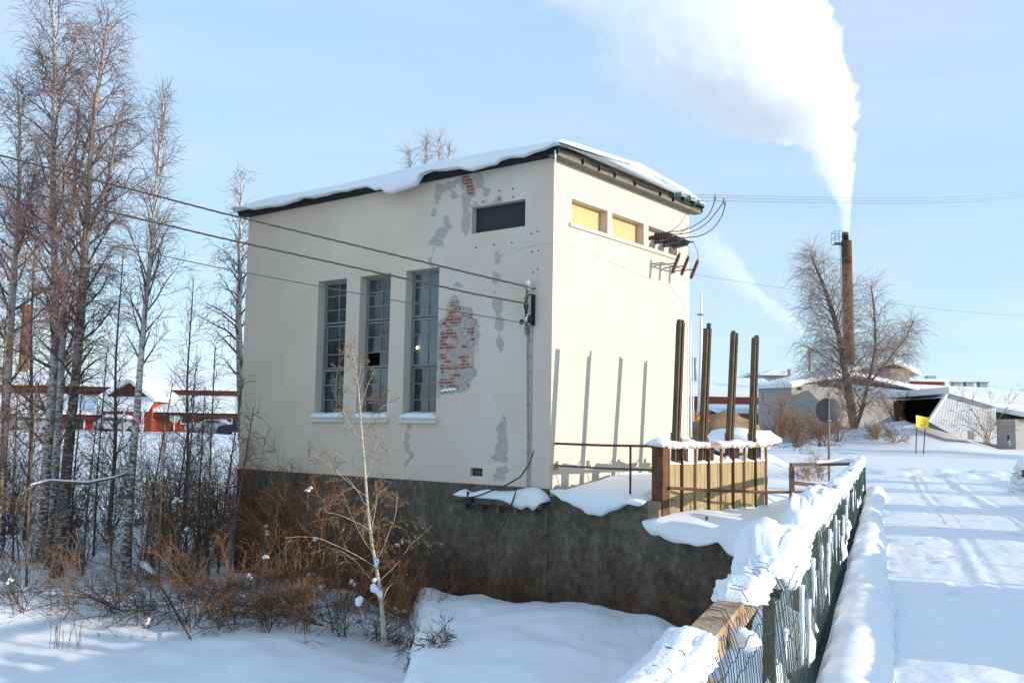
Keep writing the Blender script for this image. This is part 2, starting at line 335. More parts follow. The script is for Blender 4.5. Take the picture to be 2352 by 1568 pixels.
# fence line (left) measured from the photo
F0 = np.array(R(.6, -.5, 0)[:2]); F1 = px(1979, 1100, 25.)[:2]; FL = np.linalg.norm(F1-F0); FD = (F1-F0)/FL; FN = np.array([FD[1], -FD[0]])
def FP(a, l, z): p = F0+FD*a+FN*l; return (p[0], p[1], z)
def snow_ridge(name, a0, a1, place, w0, h0, seed, lump=.25):
    rings = []; n = 15; step = .07
    for a in np.arange(a0, a1, step):
        w_ = w0*(1+lump*.6*float(vn(a*.35, 3., 0, seed))); h_ = h0*(1+lump*.7*float(vn(a*.3, 9., 0, seed+1))+.03*float(vn(a*2.4, 1., 0, seed+2)))
        h_ *= 1+.16*(.5-((a*.21+.6*float(vn(a*.2, 0., 0, seed+5))) % 1.))          # ploughed slabs: a step every couple of metres
        rg = []
        for k in range(n):
            th = math.pi*k/(n-1); cxx = math.cos(th); q = math.sin(th)**.75
            l_ = w_*.5*(1-cxx) + .02*float(vn(a*5, k*.5, 0, seed+4)); z_ = h_*q*(1-.18*(k/(n-1)))
            rg.append(place(a, l_, z_+.012*float(vn(a*8, k*.9, 0, seed+3))))
        rings.append(rg)
    m = MB(); m.loft(rings, False); o = m.build(name, M['snow'], None, True); return tag(o, kind='structure')
snow_ridge('snow_bank', .3, FL+.6, lambda a, l, z: FP(a, .12+l, z), .43, .30, 51, .16)
snow_ridge('snow_bank', -13, 24.5, lambda a, l, z: R(a, 3.35+l, z), .7, .33, 61, .2)
# ------------------------------------------------------------------ power house
ZB, ZT, LW, WW = .285, 7.785, 11.18, 6.556
def inpoly(x, y, P):
    r = np.zeros(x.shape, bool); n = len(P); j = n-1
    for i in range(n):
        xi, yi = P[i]; xj, yj = P[j]
        c = ((yi > y) != (yj > y)) & (x < (xj-xi)*(y-yi)/(yj-yi+1e-12)+xi); r ^= c; j = i
    return r
def pdist(x, y, P):                                    # signed distance to a polygon, inside positive
    d = np.full(x.shape, 1e9); n = len(P)
    for i in range(n):
        a = np.array(P[i]); b = np.array(P[(i+1) % n]); ab = b-a; k = np.clip(((x-a[0])*ab[0]+(y-a[1])*ab[1])/(ab@ab+1e-12), 0, 1)
        d = np.minimum(d, np.hypot(x-a[0]-k*ab[0], y-a[1]-k*ab[1]))
    return np.where(inpoly(x, y, P), d, -d)
def wallpoly(pts, f=lambda x, y: (x, y)): return [onplane(*f(*p), C0, UL) for p in pts]
GREY = [wallpoly(p, c7) for p in (
    [(110, 440), (210, 425), (300, 392), (300, 430), (200, 480), (150, 560), (135, 640), (112, 700), (100, 620)],
    [(300, 390), (390, 345), (480, 355), (470, 440), (540, 470), (550, 530), (480, 500), (420, 480), (405, 540), (365, 580), (375, 640), (405, 645), (392, 760), (368, 832), (330, 800), (320, 720), (345, 660), (330, 600), (310, 545), (240, 540), (250, 500), (312, 520), (322, 460)],
    [(130, 780), (200, 790), (215, 830), (160, 900), (125, 930), (92, 1000), (80, 970), (88, 850)],
    [(180, 690), (230, 700), (240, 760), (200, 770)], [(60, 1010), (90, 1000), (80, 1070), (55, 1050)],
    [(375, 590), (480, 580), (600, 558), (620, 540), (690, 552), (700, 572), (400, 632), (372, 622)], [(540, 520), (600, 530), (605, 560), (560, 555)],
    [(575, 950), (610, 960), (600, 1060), (572, 1070)], [(230, 1200), (300, 1190), (330, 1230), (250, 1240)],
    [(540, 1340), (600, 1330), (640, 1350), (625, 1480), (595, 1560), (570, 1450)], [(575, 1120), (600, 1160), (585, 1260), (570, 1200)])]
GREY += [wallpoly(p) for p in (
    [(1135, 690), (1150, 700), (1156, 790), (1146, 812), (1138, 760)], [(1145, 915), (1165, 935), (1172, 1040), (1162, 1075), (1135, 1065), (1120, 1072), (1132, 1000), (1140, 970)],
    [(1088, 735), (1105, 760), (1103, 815), (1088, 850)], [(1140, 1080), (1160, 1085), (1150, 1105), (1135, 1100)])]
GREY += [wallpoly(p, c5) for p in ([(1465, 855), (1500, 920), (1475, 925)], [(1460, 955), (1500, 950), (1460, 1050), (1485, 1100), (1465, 1145), (1500, 1125), (1492, 1190), (1455, 1205), (1465, 1120), (1445, 1050)], [(890, 850), (905, 860), (895, 875)])]
BRICK = [wallpoly([(318, 362), (370, 362), (402, 400), (415, 460), (410, 522), (380, 522), (350, 500), (345, 440), (320, 410)], c7),
         wallpoly([(1007, 745), (1030, 722), (1033, 690), (1048, 688), (1056, 705), (1080, 715), (1091, 738), (1086, 760), (1090, 775), (1089, 800), (1086, 820), (1086, 860), (1074, 885), (1055, 896), (1007, 905)])]
WIN = [(6.78, 7.92), (5.12, 6.26), (3.44, 4.58)]; WZ = (1.80, 5.53); DW = (.80, 2.42, 6.245, 6.885); VT = onplane(1080, 1076, C0, UL)[0], onplane(1108, 1094, C0, UL)[0]
VT = (VT[1], VT[0], .47, .66)
HOLES = [(a, b, *WZ) for a, b in WIN]+[DW, VT]
def breaks(lo, hi, cuts, st):
    c = sorted(set([lo, hi]+[x for x in cuts if lo < x < hi])); r = []
    for a, b in zip(c[:-1], c[1:]): r += list(np.linspace(a, b, max(2, int((b-a)/st)+1)))[:-1]
    return np.array(r+[hi])
ta = breaks(0, LW, [h[0] for h in HOLES]+[h[1] for h in HOLES]+[5.0], .035); za = breaks(ZB, ZT, [h[2] for h in HOLES]+[h[3] for h in HOLES], .035)
T, Zw = np.meshgrid(ta, za)
nzz = .085*fbm(T*4.5, Zw*4.5, 0, 71, 4)+.045*vn(T*13, Zw*13, 0, 73)
dg = np.full(T.shape, -1.); db = np.full(T.shape, -1.)
for i_, p in enumerate(GREY): dg = np.maximum(dg, pdist(T, Zw, p)-{9: .05, 11: .03, 12: .11, 13: .03}.get(i_, 0))
for p in BRICK: db = np.maximum(db, pdist(T, Zw, p))
spots = (fbm(T*2.6, Zw*2.2, 0, 77, 4)-1.2-.25*np.abs(T-2.4)/1.2)*.25
dg = np.maximum(np.maximum(dg+nzz*1.1+.012, db+.07+nzz*.7), spots+.3*nzz); db = db+nzz*.45
pit = .016*sst(-.01, .012, dg)+.03*sst(-.01, .02, db)
und = .006*fbm(T*.5, Zw*.5, 0, 79)
Sx = pit+und
P = np.stack([C0[0]+UR[0]*Sx+UL[0]*T, C0[1]+UR[1]*Sx+UL[1]*T, Zw], -1).reshape(-1, 3)
nz_, nt_ = T.shape; idx = np.arange(T.size).reshape(nz_, nt_)
Qw = np.stack([idx[:-1, :-1], idx[1:, :-1], idx[1:, 1:], idx[:-1, 1:]], -1).reshape(-1, 4)
tc = ((T[:-1, :-1]+T[1:, 1:])/2).ravel(); zc = ((Zw[:-1, :-1]+Zw[1:, 1:])/2).ravel(); keep = np.ones(len(tc), bool)
for a, b, c, d in HOLES: keep &= ~((tc > a) & (tc < b) & (zc > c) & (zc < d))
PH = thing('power_house', 'tall cream plastered brick building with peeling wall and snow covered roof beside the river', 'building', B(3, 5.5, ZB))
# plaster material reading the two damage fields
mw = bpy.data.materials.new('peeling_plaster'); mw.use_nodes = True; t_ = mw.node_tree; bs = t_.nodes['Principled BSDF']; bs.inputs['Roughness'].default_value = .88; bs.inputs['Specular IOR Level'].default_value = .2
def N(tp, **k):
    n = t_.nodes.new(tp)
    for a, b in k.items():
        if a in ('noise_dimensions', 'operation', 'data_type', 'attribute_name', 'blend_type'): setattr(n, a, b)
        else: n.inputs[a.replace('_', ' ')].default_value = b
    return n
lk = t_.links.new
def ramp(src, stops):
    r = t_.nodes.new('ShaderNodeValToRGB'); e = r.color_ramp.elements
    while len(e) < len(stops): e.new(.5)
    for q, (p, c) in zip(e, stops): q.position = p; q.color = (*c, 1)
    lk(src, r.inputs[0]); return r.outputs[0]
def mix(f, a, b):
    n = t_.nodes.new('ShaderNodeMix'); n.data_type = 'RGBA'; lk(f, n.inputs[0]); lk(a, n.inputs[6]); lk(b, n.inputs[7]); return n.outputs[2]
ag = N('ShaderNodeAttribute', attribute_name='grey'); ab_ = N('ShaderNodeAttribute', attribute_name='brick'); aw = N('ShaderNodeAttribute', attribute_name='lime'); uv = N('ShaderNodeAttribute', attribute_name='wallpos')
n1 = N('ShaderNodeTexNoise', Scale=.8, Detail=5.); lk(uv.outputs['Vector'], n1.inputs[0])
cream = ramp(n1.outputs[0], [(.3, (.655, .53, .415)), (.7, (.715, .585, .465))])
n2 = N('ShaderNodeTexNoise', Scale=11., Detail=8., Roughness=.7); lk(uv.outputs['Vector'], n2.inputs[0])
grey = ramp(n2.outputs[0], [(.3, (.37, .315, .265)), (.5, (.46, .40, .345)), (.72, (.56, .505, .44))])
lime = ramp(n2.outputs[0], [(.3, (.63, .575, .50)), (.7, (.69, .645, .58))])
c = mix(aw.outputs['Fac'], cream, lime)
c = mix(ramp(ag.outputs['Fac'], [(.5, (0, 0, 0)), (.53, (1, 1, 1))]), c, grey)
bt = N('ShaderNodeTexBrick'); bt.inputs['Color1'].default_value = (.36, .125, .06, 1); bt.inputs['Color2'].default_value = (.27, .085, .045, 1); bt.inputs['Mortar'].default_value = (.42, .37, .33, 1)
bt.inputs['Scale'].default_value = 1.; bt.inputs['Brick Width'].default_value = .27; bt.inputs['Row Height'].default_value = .085; bt.offset = .5; bt.inputs['Mortar Size'].default_value = .012; bt.inputs['Bias'].default_value = -.1
lk(uv.outputs['Vector'], bt.inputs[0])
n3 = N('ShaderNodeTexNoise', Scale=3.6, Detail=5.); lk(uv.outputs['Vector'], n3.inputs[0])
mortc = ramp(n2.outputs[0], [(.3, (.30, .22, .19)), (.55, (.46, .40, .36)), (.7, (.60, .56, .52))])
am = N('ShaderNodeAttribute', attribute_name='smear')
bc = mix(ramp(am.outputs['Fac'], [(.47, (0, 0, 0)), (.56, (1, 1, 1))]), bt.outputs['Color'], mortc)
c = mix(ramp(ab_.outputs['Fac'], [(.5, (0, 0, 0)), (.53, (1, 1, 1))]), c, bc)
lk(c, bs.inputs['Base Color'])
bp = N('ShaderNodeBump', Strength=.25, Distance=.02); n4 = N('ShaderNodeTexNoise', Scale=38., Detail=3.); lk(uv.outputs['Vector'], n4.inputs[0]); lk(n4.outputs[0], bp.inputs['Height']); lk(bp.outputs[0], bs.inputs['Normal'])
wl = quads('peeling_wall', P, Qw[keep], mw, PH, True); tag(wl, 'shaded cream plaster wall with grey patches and bare red brick')
def attr(o, n, v):
    a = o.data.attributes.new(n, 'FLOAT', 'POINT'); a.data.foreach_set('value', np.ascontiguousarray(v, np.float32).ravel())
if len(wl.data.vertices) == T.size:
    attr(wl, 'grey', np.clip(.5+dg*6, 0, 1)); attr(wl, 'brick', np.clip(.5+db*6, 0, 1))
    attr(wl, 'lime', np.clip((fbm(T*1.1, Zw*.8, 0, 91, 4)*.9+.12)*2.0, 0, 1)*sst(4.4, 3., T)*sst(.25, 1.2, T)*.6)
    attr(wl, 'smear', .5+.5*(fbm(T*4.2, Zw*8.5, 0, 95, 3)*.9+.5*fbm(T*1.2, Zw*1.2, 0, 97, 2)+.12-.6*sst(5.5, 6.8, Zw)))
    a = wl.data.attributes.new('wallpos', 'FLOAT_VECTOR', 'POINT'); a.data.foreach_set('vector', np.stack([T, Zw, 0*T], -1).astype(np.float32).ravel())
# reveals, other walls, floor
m = MB()
def reveal(m, a, b, c, d, dep):                         # hole in the shaded wall
    m.add([B(0, a, c), B(0, a, d), B(dep, a, d), B(dep, a, c)], [(0, 1, 2, 3)]); m.add([B(0, b, c), B(0, b, d), B(dep, b, d), B(dep, b, c)], [(3, 2, 1, 0)])
    m.add([B(0, a, d), B(0, b, d), B(dep, b, d), B(dep, a, d)], [(0, 1, 2, 3)]); m.add([B(0, a, c), B(0, b, c), B(dep, b, c), B(dep, a, c)], [(3, 2, 1, 0)])
for h in HOLES[:3]: reveal(m, *h, .36)
reveal(m, *DW, .2); reveal(m, *VT, .2)
m.build('window_reveal', M['cream'], PH)
RW = [(.72, 2.28), (2.49, 4.04), (4.28, 5.85)]; RZ = (6.355, 6.935)
m = MB(); sb = breaks(0, WW, [x for r in RW for x in r], .3); zb_ = breaks(-.2, ZT, RZ, .3)
for i in range(len(sb)-1):
    for j in range(len(zb_)-1):
        sm, zm = (sb[i]+sb[i+1])/2, (zb_[j]+zb_[j+1])/2
        if RZ[0] < zm < RZ[1] and any(a < sm < b for a, b in RW): continue
        m.add([B(sb[i], 0, zb_[j]), B(sb[i+1], 0, zb_[j]), B(sb[i+1], 0, zb_[j+1]), B(sb[i], 0, zb_[j+1])], [(0, 1, 2, 3)])
for (a, b) in RW:
    c, d = RZ; D = .27
    m.add([B(a, 0, c), B(a, D, c), B(a, D, d), B(a, 0, d)], [(0, 1, 2, 3)]); m.add([B(b, 0, c), B(b, D, c), B(b, D, d), B(b, 0, d)], [(3, 2, 1, 0)])
    m.add([B(a, 0, d), B(a, D, d), B(b, D, d), B(b, 0, d)], [(0, 1, 2, 3)]); m.add([B(a, 0, c), B(a, D, c), B(b, D, c), B(b, 0, c)], [(3, 2, 1, 0)])
# sunlit wall also closes its far edge and the back
m.add([B(WW, 0, -.2), B(WW, LW, -.2), B(WW, LW, ZT), B(WW, 0, ZT)], [(0, 1, 2, 3)])
m.add([B(WW, LW, -.2), B(0, LW, -.2), B(0, LW, ZT), B(WW, LW, ZT)], [(0, 1, 2, 3)])
m.build('plain_wall', M['cream'], PH)
for i, (a, b) in enumerate(RW):
    p = MB(); p.bb(a+.004, b-.004, .22, .262, RZ[0]+.004, RZ[1]-.004)
    if i < 2:
        tag(p.build('window_panel', M['yellow'], PH), 'yellow boarded window panel')
    else: p.build('window_panel', M['cream'], PH)
m = MB(); m.bb(.62, 5.93, -.055, -.002, 6.262, 6.345); m.build('window_sill', M['trim'], PH)
p = MB(); p.bb(.17, .196, DW[0]+.005, DW[1]-.005, DW[2]+.005, DW[3]-.005)
tag(p.build('window_panel', M['dark_panel'], PH), 'dark purple brown window panel high in the shaded wall')
p = MB(); p.bb(.12, .19, VT[0]+.004, VT[1]-.004, VT[2]+.004, VT[3]-.004)
for k in range(4): x = VT[0]+.04+k*.1; p.bb(.09, .118, x, x+.03, VT[2]+.01, VT[3]-.01)
p.build('wall_vent', M['oldwood'], PH)
# room behind the windows
mroom = mat('dim_room', (.16, .15, .14), .9, .2, 2)
m = MB(); D0 = .5
m.add([B(D0, 0.4, .3), B(4.2, .4, .3), B(4.2, 10.8, .3), B(D0, 10.8, .3)], [(0, 1, 2, 3)])
m.add([B(4.2, .4, .3), B(4.2, 10.8, .3), B(4.2, 10.8, 7.5), B(4.2, .4, 7.5)], [(0, 1, 2, 3)])
m.add([B(.38, 8.6, .3), B(4.2, 8.6, .3), B(4.2, 8.6, 7.5), B(.38, 8.6, 7.5)], [(0, 1, 2, 3)])
m.add([B(.38, 2.8, .3), B(4.2, 2.8, .3), B(4.2, 2.8, 7.5), B(.38, 2.8, 7.5)], [(0, 1, 2, 3)])
m.add([B(.38, 2.8, 5.9), B(4.2, 2.8, 5.9), B(4.2, 8.6, 5.9), B(.38, 8.6, 5.9)], [(0, 1, 2, 3)])
m.build('inner_room', mroom, PH)
# glass: thin pane, part mirror part clear
mg = bpy.data.materials.new('old_pane'); mg.use_nodes = True; t_ = mg.node_tree; t_.nodes.clear()
o_ = N('ShaderNodeOutputMaterial'); tr = N('ShaderNodeBsdfTransparent'); tr.inputs[0].default_value = (.55, .62, .64, 1); gl = N('ShaderNodeBsdfGlossy'); gl.inputs['Roughness'].default_value = .04
fr = N('ShaderNodeFresnel'); fr.inputs[0].default_value = 1.7; mx = N('ShaderNodeMixShader'); df = N('ShaderNodeBsdfDiffuse'); df.inputs[0].default_value = (.30, .36, .38, 1); mx2 = N('ShaderNodeMixShader')
gn = N('ShaderNodeNewGeometry'); nn = N('ShaderNodeTexNoise', Scale=1.1, Detail=4.); t_.links.new(gn.outputs['Position'], nn.inputs[0])
rp = t_.nodes.new('ShaderNodeValToRGB'); rp.color_ramp.elements[0].position = .35; rp.color_ramp.elements[0].color = (.02, .02, .02, 1); rp.color_ramp.elements[1].position = .75; rp.color_ramp.elements[1].color = (.22, .22, .22, 1)
t_.links.new(nn.outputs[0], rp.inputs[0]); t_.links.new(rp.outputs[0], mx2.inputs[0]); t_.links.new(tr.outputs[0], mx2.inputs[1]); t_.links.new(df.outputs[0], mx2.inputs[2])
bpn = N('ShaderNodeBump', Strength=.08, Distance=.05); nb = N('ShaderNodeTexNoise', Scale=3.); t_.links.new(gn.outputs['Position'], nb.inputs[0]); t_.links.new(nb.outputs[0], bpn.inputs['Height']); t_.links.new(bpn.outputs[0], gl.inputs['Normal'])
mx.inputs[0].default_value = .10; t_.links.new(mx2.outputs[0], mx.inputs[1]); t_.links.new(gl.outputs[0], mx.inputs[2]); t_.links.new(mx.outputs[0], o_.inputs[0])
mcurt = mat('pale_curtain', (.30, .36, .38), .9, .12, 3, stretch=(3, 3, .3)); mboard = mat('pale_board', (.22, .205, .22), .9, .1, 2)
SASH = [(1.86, 3.10), (3.12, 4.33), (4.36, 5.5)]
for i, (a, b) in enumerate(WIN):
    fm = MB(); f = .045
    fm.bb(.24, .34, a, a+f, *WZ); fm.bb(.24, .34, b-f, b, *WZ); fm.bb(.24, .34, a+f, b-f, WZ[0], WZ[0]+f); fm.bb(.24, .34, a+f, b-f, WZ[1]-f, WZ[1])
    for k, (z0, z1) in enumerate(SASH):
        d = .26+(.055 if (k == 1 and i == 0) or (k == 0 and i == 2) else 0.); A0, A1 = a+f+.002, b-f-.002
        fm.bb(d, d+.04, A0, A1, z0, z0+.045); fm.bb(d, d+.04, A0, A1, z1-.045, z1)
        fm.bb(d, d+.04, A0, A0+.04, z0+.045, z1-.045); fm.bb(d, d+.04, A1-.04, A1, z0+.045, z1-.045)
        mid = (A0+A1)/2; fm.bb(d+.004, d+.036, mid-.014, mid+.014, z0+.045, z1-.045)
        for q in (1, 2): z = z0+(z1-z0)*q/3; fm.bb(d+.008, d+.03, A0+.04, A1-.04, z-.012, z+.012)
    W_ = fm.build('tall_window', M['frame'], PH)
    gp = MB()
    for k, (z0, z1) in enumerate(SASH):
        d = .28+(.055 if (k == 1 and i == 0) or (k == 0 and i == 2) else 0.)
        for q in range(3):
            for cc in range(2):
                if (i, k, q, cc) in ((1, 1, 0, 0),): continue         # missing panes
                A0, A1 = a+f+.04, b-f-.04; md = (A0+A1)/2
                x0, x1 = (A0, md) if cc else (md, A1); za_, zb2 = z0+.03+(z1-z0-.06)*q/3, z0+.03+(z1-z0-.06)*(q+1)/3
                j = .004*((q*7+cc*3+k*5+i) % 5-2)
                gp.add([B(d+j, x0, za_), B(d-j, x1, za_), B(d-j*.5, x1, zb2), B(d+j*.7, x0, zb2)], [(0, 1, 2, 3)])
    gp.build('window_pane', mg, W_)
    bk = MB()
    if i == 2: bk.add([B(.44+.015*math.sin(q*2.1), a+(b-a)*q/24, zz) for zz in (3.1, 5.53) for q in range(25)], [(q, q+1, 26+q, 25+q) for q in range(24)]); bk.build('curtain', mcurt, W_)
    if i == 0: bk.add([B(.43, a, 1.85), B(.43, b, 1.85), B(.43, b, 2.85), B(.43, a, 2.95)], [(0, 1, 2, 3)]); bk.build('board', mboard, W_)
    if i == 1: bk.prism([B(.43, a, 2.55), B(.43, a+.4, 2.66), B(.43, b-.4, 2.66), B(.43, b, 2.5), B(.43, b, 3.12), B(.43, a, 3.12)], np.array(B(.01, 0, 0))-np.array(B(0, 0, 0))); bk.build('board', mboard, W_)
    sl = MB(); sl.bb(-.09, .24, a-.06, b+.06, 1.68, 1.797); sl.build('window_sill', M['trim'], W_)
    rings = []
    for q in range(22):
        t0 = a-.04+(b-a+.08)*q/21; e = min(1, (q+.4)/2.5, (21.4-q)/2.5); hh = (.13+.04*float(vn(t0*3, i, 0, 5)))*e**.6; wd = .02*float(vn(t0*7, i, 0, 9))
        rings.append([B(s_, t0, 1.80+z_*hh) for s_, z_ in ((-.12-wd, -.15), (-.15-wd, .3), (-.12-wd, .75), (-.04, 1), (.08, 1.1), (.18, 1.25), (.235, 1.3), (.235, 0), (.1, 0))])
    sn = MB(); sn.loft(rings); sn.build('sill_snow', M['snow'], W_, True)
mbulb = bpy.data.materials.new('lit_bulb'); mbulb.use_nodes = True; e_ = mbulb.node_tree.nodes['Principled BSDF']; e_.inputs['Emission Color'].default_value = (1, .62, .25, 1); e_.inputs['Emission Strength'].default_value = 6
bp_ = onplane(958, 798, C0+UR*.40, UL); p = MB(); p.blob(B(.40, bp_[0], bp_[1]), (.032, .032, .036), 1, .02, 6); HL = tag(p.build('hanging_lamp', mbulb, PH, True), 'lit bulb behind the window'); p = MB(); p.tube([B(.40, bp_[0], bp_[1]+.03), B(.40, bp_[0], bp_[1]+.5)], .006, 5); p.build('cord', M['pipe'], HL)
# snow on the brick ledge
p = MB(); q0 = onplane(1010, 900, C0, UL); q1 = onplane(1052, 896, C0, UL); rings = []
for q in range(14): t0 = q0[0]+(q1[0]-q0[0])*q/13; zz = q0[1]+(q1[1]-q0[1])*q/13+.015*math.sin(q*1.9); hh = .07*min(1, (q+.3)/2, (13.3-q)/3); rings.append([B(-.04, t0, zz), B(-.05, t0, zz+hh*.5), B(-.01, t0, zz+hh), B(.03, t0, zz+hh), B(.03, t0, zz)])
p.loft(rings); p.build('ledge_snow', M['snow'], PH, True)
# foundation and dam wall share a stained concrete
def stained(name):
    global t_, lk
    m = bpy.data.materials.new(name); m.use_nodes = True; t_ = m.node_tree; lk = t_.links.new; b = t_.nodes['Principled BSDF']; b.inputs['Roughness'].default_value = .85; b.inputs['Specular IOR Level'].default_value = .2
    g = N('ShaderNodeNewGeometry'); mp = N('ShaderNodeMapping'); mp.inputs['Scale'].default_value = (1.6, 1.6, .55); lk(g.outputs['Position'], mp.inputs[0])
    n = N('ShaderNodeTexNoise', Scale=1.3, Detail=8., Roughness=.65); lk(mp.outputs[0], n.inputs[0])
    n2 = N('ShaderNodeTexNoise', Scale=5., Detail=10., Roughness=.78); lk(g.outputs['Position'], n2.inputs[0])
    ca = ramp(n2.outputs[0], [(.30, (.030, .022, .015)), (.46, (.105, .083, .060)), (.58, (.18, .148, .112)), (.70, (.36, .315, .26))])
    cb = ramp(n.outputs[0], [(.34, (.032, .024, .017)), (.5, (.115, .092, .068)), (.66, (.23, .195, .155))])
    mm = N('ShaderNodeMix', data_type='RGBA'); mm.inputs[0].default_value = .3; lk(ca, mm.inputs[6]); lk(cb, mm.inputs[7])
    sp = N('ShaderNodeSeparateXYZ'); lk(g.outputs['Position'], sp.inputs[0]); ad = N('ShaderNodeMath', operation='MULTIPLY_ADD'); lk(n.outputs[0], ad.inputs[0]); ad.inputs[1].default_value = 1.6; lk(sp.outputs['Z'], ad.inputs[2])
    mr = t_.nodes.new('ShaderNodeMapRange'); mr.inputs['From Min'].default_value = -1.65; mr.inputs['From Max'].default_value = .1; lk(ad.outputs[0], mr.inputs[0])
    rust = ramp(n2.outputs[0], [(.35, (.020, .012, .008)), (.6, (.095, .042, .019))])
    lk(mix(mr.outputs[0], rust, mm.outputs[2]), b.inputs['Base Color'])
    # paler dry render high up
    bp = N('ShaderNodeBump', Strength=.8, Distance=.05); lk(n2.outputs[0], bp.inputs['Height']); lk(bp.outputs[0], b.inputs['Normal'])
    return m
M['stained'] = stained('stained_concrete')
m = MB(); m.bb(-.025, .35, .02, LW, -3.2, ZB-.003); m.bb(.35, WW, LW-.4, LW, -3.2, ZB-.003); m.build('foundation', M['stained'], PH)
# ledge with snow on the foundation
lt0, lz = onplane(1062, 1135, C0, UL); lt1 = .05
m = MB(); m.bb(-.24, -.026, lt1, lt0, lz-.17, lz-.01)
for k in range(5): x = lt1+.25+(lt0-lt1-.5)*k/4; m.bb(-.22, -.027, x-.04, x+.04, lz-.32, lz-.172)
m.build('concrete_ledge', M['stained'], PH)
rings = []
for q in range(40):
    u = q/39; t0 = lt0+.02-(lt0-lt1+.12)*u; e = min(1, (q+.3)/3, (39.3-q)/6); hh = (.13+.08*float(vn(t0*2.3, 0, 0, 15))+.13*sst(.45, .8, u))*e**.7; dr = (.03+.26*sst(.5, .85, u)*(.7+.5*float(vn(t0*5, 0, 0, 19))))*e
    rings.append([B(-.20, t0, lz-.01-dr*.6), B(-.28, t0, lz-dr), B(-.31, t0, lz-dr*.4), B(-.28, t0, lz+hh*.5), B(-.18, t0, lz+hh*.9), B(-.06, t0, lz+hh*1.1), B(-.03, t0, lz+hh*1.1), B(-.03, t0, lz-.008)])
m = MB(); m.loft(rings); m.build('ledge_snow', M['snow'], PH, True)
# roof
EV, RIDGE = 7.89, 8.16
m = MB()
for sgn, (s0, s1, z0, z1) in enumerate(((-.26, 3.28, EV, RIDGE), (3.28, WW+.30, RIDGE, EV))):
    m.hexa([B(s0, 11.42, z0-.04), B(s0, -.32, z0-.04), B(s1, -.32, z1-.04), B(s1, 11.42, z1-.04), B(s0, 11.42, z0), B(s0, -.32, z0), B(s1, -.32, z1), B(s1, 11.42, z1)])
m.bb(-.24, -.20, -.28, 11.38, 7.735, EV-.043); m.bb(-.20, -.002, -.0, 11.38, 7.735, 7.77)
m.bb(WW+.24, WW+.28, -.28, 11.38, 7.735, EV-.043)
m.build('roof', M['eave'], PH)
def rz_(s): return EV-.042+(RIDGE-EV)*(1-abs(s-3.28)/3.54)
m = MB(); ss = np.linspace(-.235, WW+.235, 15)
for q in range(14):
    s0, s1 = ss[q], ss[q+1]
    m.hexa([B(s0, -.001, 7.80), B(s0, -.22, 7.80), B(s1, -.22, 7.80), B(s1, -.001, 7.80), B(s0, -.001, rz_(s0)), B(s0, -.22, rz_(s0)), B(s1, -.22, rz_(s1)), B(s1, -.001, rz_(s1))])
m.build('gable_boards', M['wood_grey'], PH)
m = MB(); m.bb(-.22, WW+.26, -.255, -.001, 7.69, 7.797); m.build('cornice', mat('cornice_board', (.19, .165, .13), .85, .25, 5, stretch=(1, 1, 5)), PH)
m = MB(); m.tube([B(s_, -.30, 7.80+.012*math.sin(s_*3)) for s_ in np.linspace(-.18, WW+.2, 30)], .017, 8)
for s_ in (.75, 1.45, 2.15, 3.1, 4.4, 5.1): m.bb(s_-.03, s_+.03, -.325, -.258, 7.765, 7.835); m.bb(s_-.01, s_+.01, -.31, -.258, 7.70, 7.765)
m.build('gutter_pipe', M['pipe'], PH)
# snow on the roof
eo = C0-UR*.30
DR = [onplane(*c4(*p), eo, UL) for p in [(150, 632), (280, 640), (400, 620), (500, 615), (620, 580), (680, 555), (810, 550), (900, 520), (1030, 495), (1150, 465), (1195, 480), (1225, 496), (1290, 490), (1310, 515), (1380, 521), (1440, 500), (1490, 486), (1570, 468), (1590, 430), (1600, 390), (1680, 350)]]
DR += [onplane(*c7(*p), eo, UL) for p in [(120, 345), (230, 343), (330, 335), (390, 345), (430, 347), (540, 306), (610, 292), (630, 270), (700, 250), (810, 240), (900, 196), (960, 180), (1010, 160), (1045, 142)]]
DR = sorted(DR); dt = np.array([d[0] for d in DR]); dz = np.array([d[1] for d in DR])
rings = []; tt = np.concatenate([[-.37, -.365, -.35, -.31, -.25, -.15], np.arange(-.05, 11.3, .06), np.linspace(11.32, 11.5, 5)])
for t0 in tt:
    e = float(np.clip(min(.62+(t0+.365)*3.4, (11.5-t0)/.25), 0, 1))**.5*(t0 > -.369); zl = float(np.interp(t0, dt, dz)); zl = min(zl+.02*float(vn(t0*4, 0, 0, 25)), 7.97)
    bulge = .06+.08*float(vn(t0*.8, 0, 0, 27))+.30*max(0, 7.87-zl); th = (.22+.05*float(vn(t0*.5, 0, 0, 29)))*e
    hi = max(.08, EV+.02-zl)
    pr = [(-.27, EV-.0), (-.30-bulge*.5, zl+.01), (-.33-bulge, zl+.04), (-.35-bulge, zl+.3*hi), (-.34-bulge*.8, zl+.75*hi), (-.30-bulge*.4, EV+th*.55), (-.15, EV+th), (.3, EV+th+.05)]
    for s_ in (.9, 1.7, 2.5, 3.28, 4.1, 4.9, 5.7): pr.append((s_, rz_(s_)+.042+th*(1.1+.25*float(vn(s_*.7, t0*.5, 0, 33)))))
    pr += [(6.4, rz_(6.4)+.042+th*.9), (6.78, rz_(6.78)+.042+th*.6), (6.86, EV+.03), (6.8, EV+.004)]
    for s_ in (5, 3.28, 1.5): pr.append((s_, rz_(s_)+.046))
    rings.append([B(s_, t0, z_) for s_, z_ in pr])
m = MB(); m.loft(rings); m.build('roof_snow', M['snow'], PH, True)
m = MB(); q = onplane(1274, 352, C0, UL); m.lathe(B(-.24, -.2, 7.80), [(.028, 0), (.022, -.15), (.012, -.3), (.003, -.48)], 7); m.build('icicle', M['ice'], PH, True)
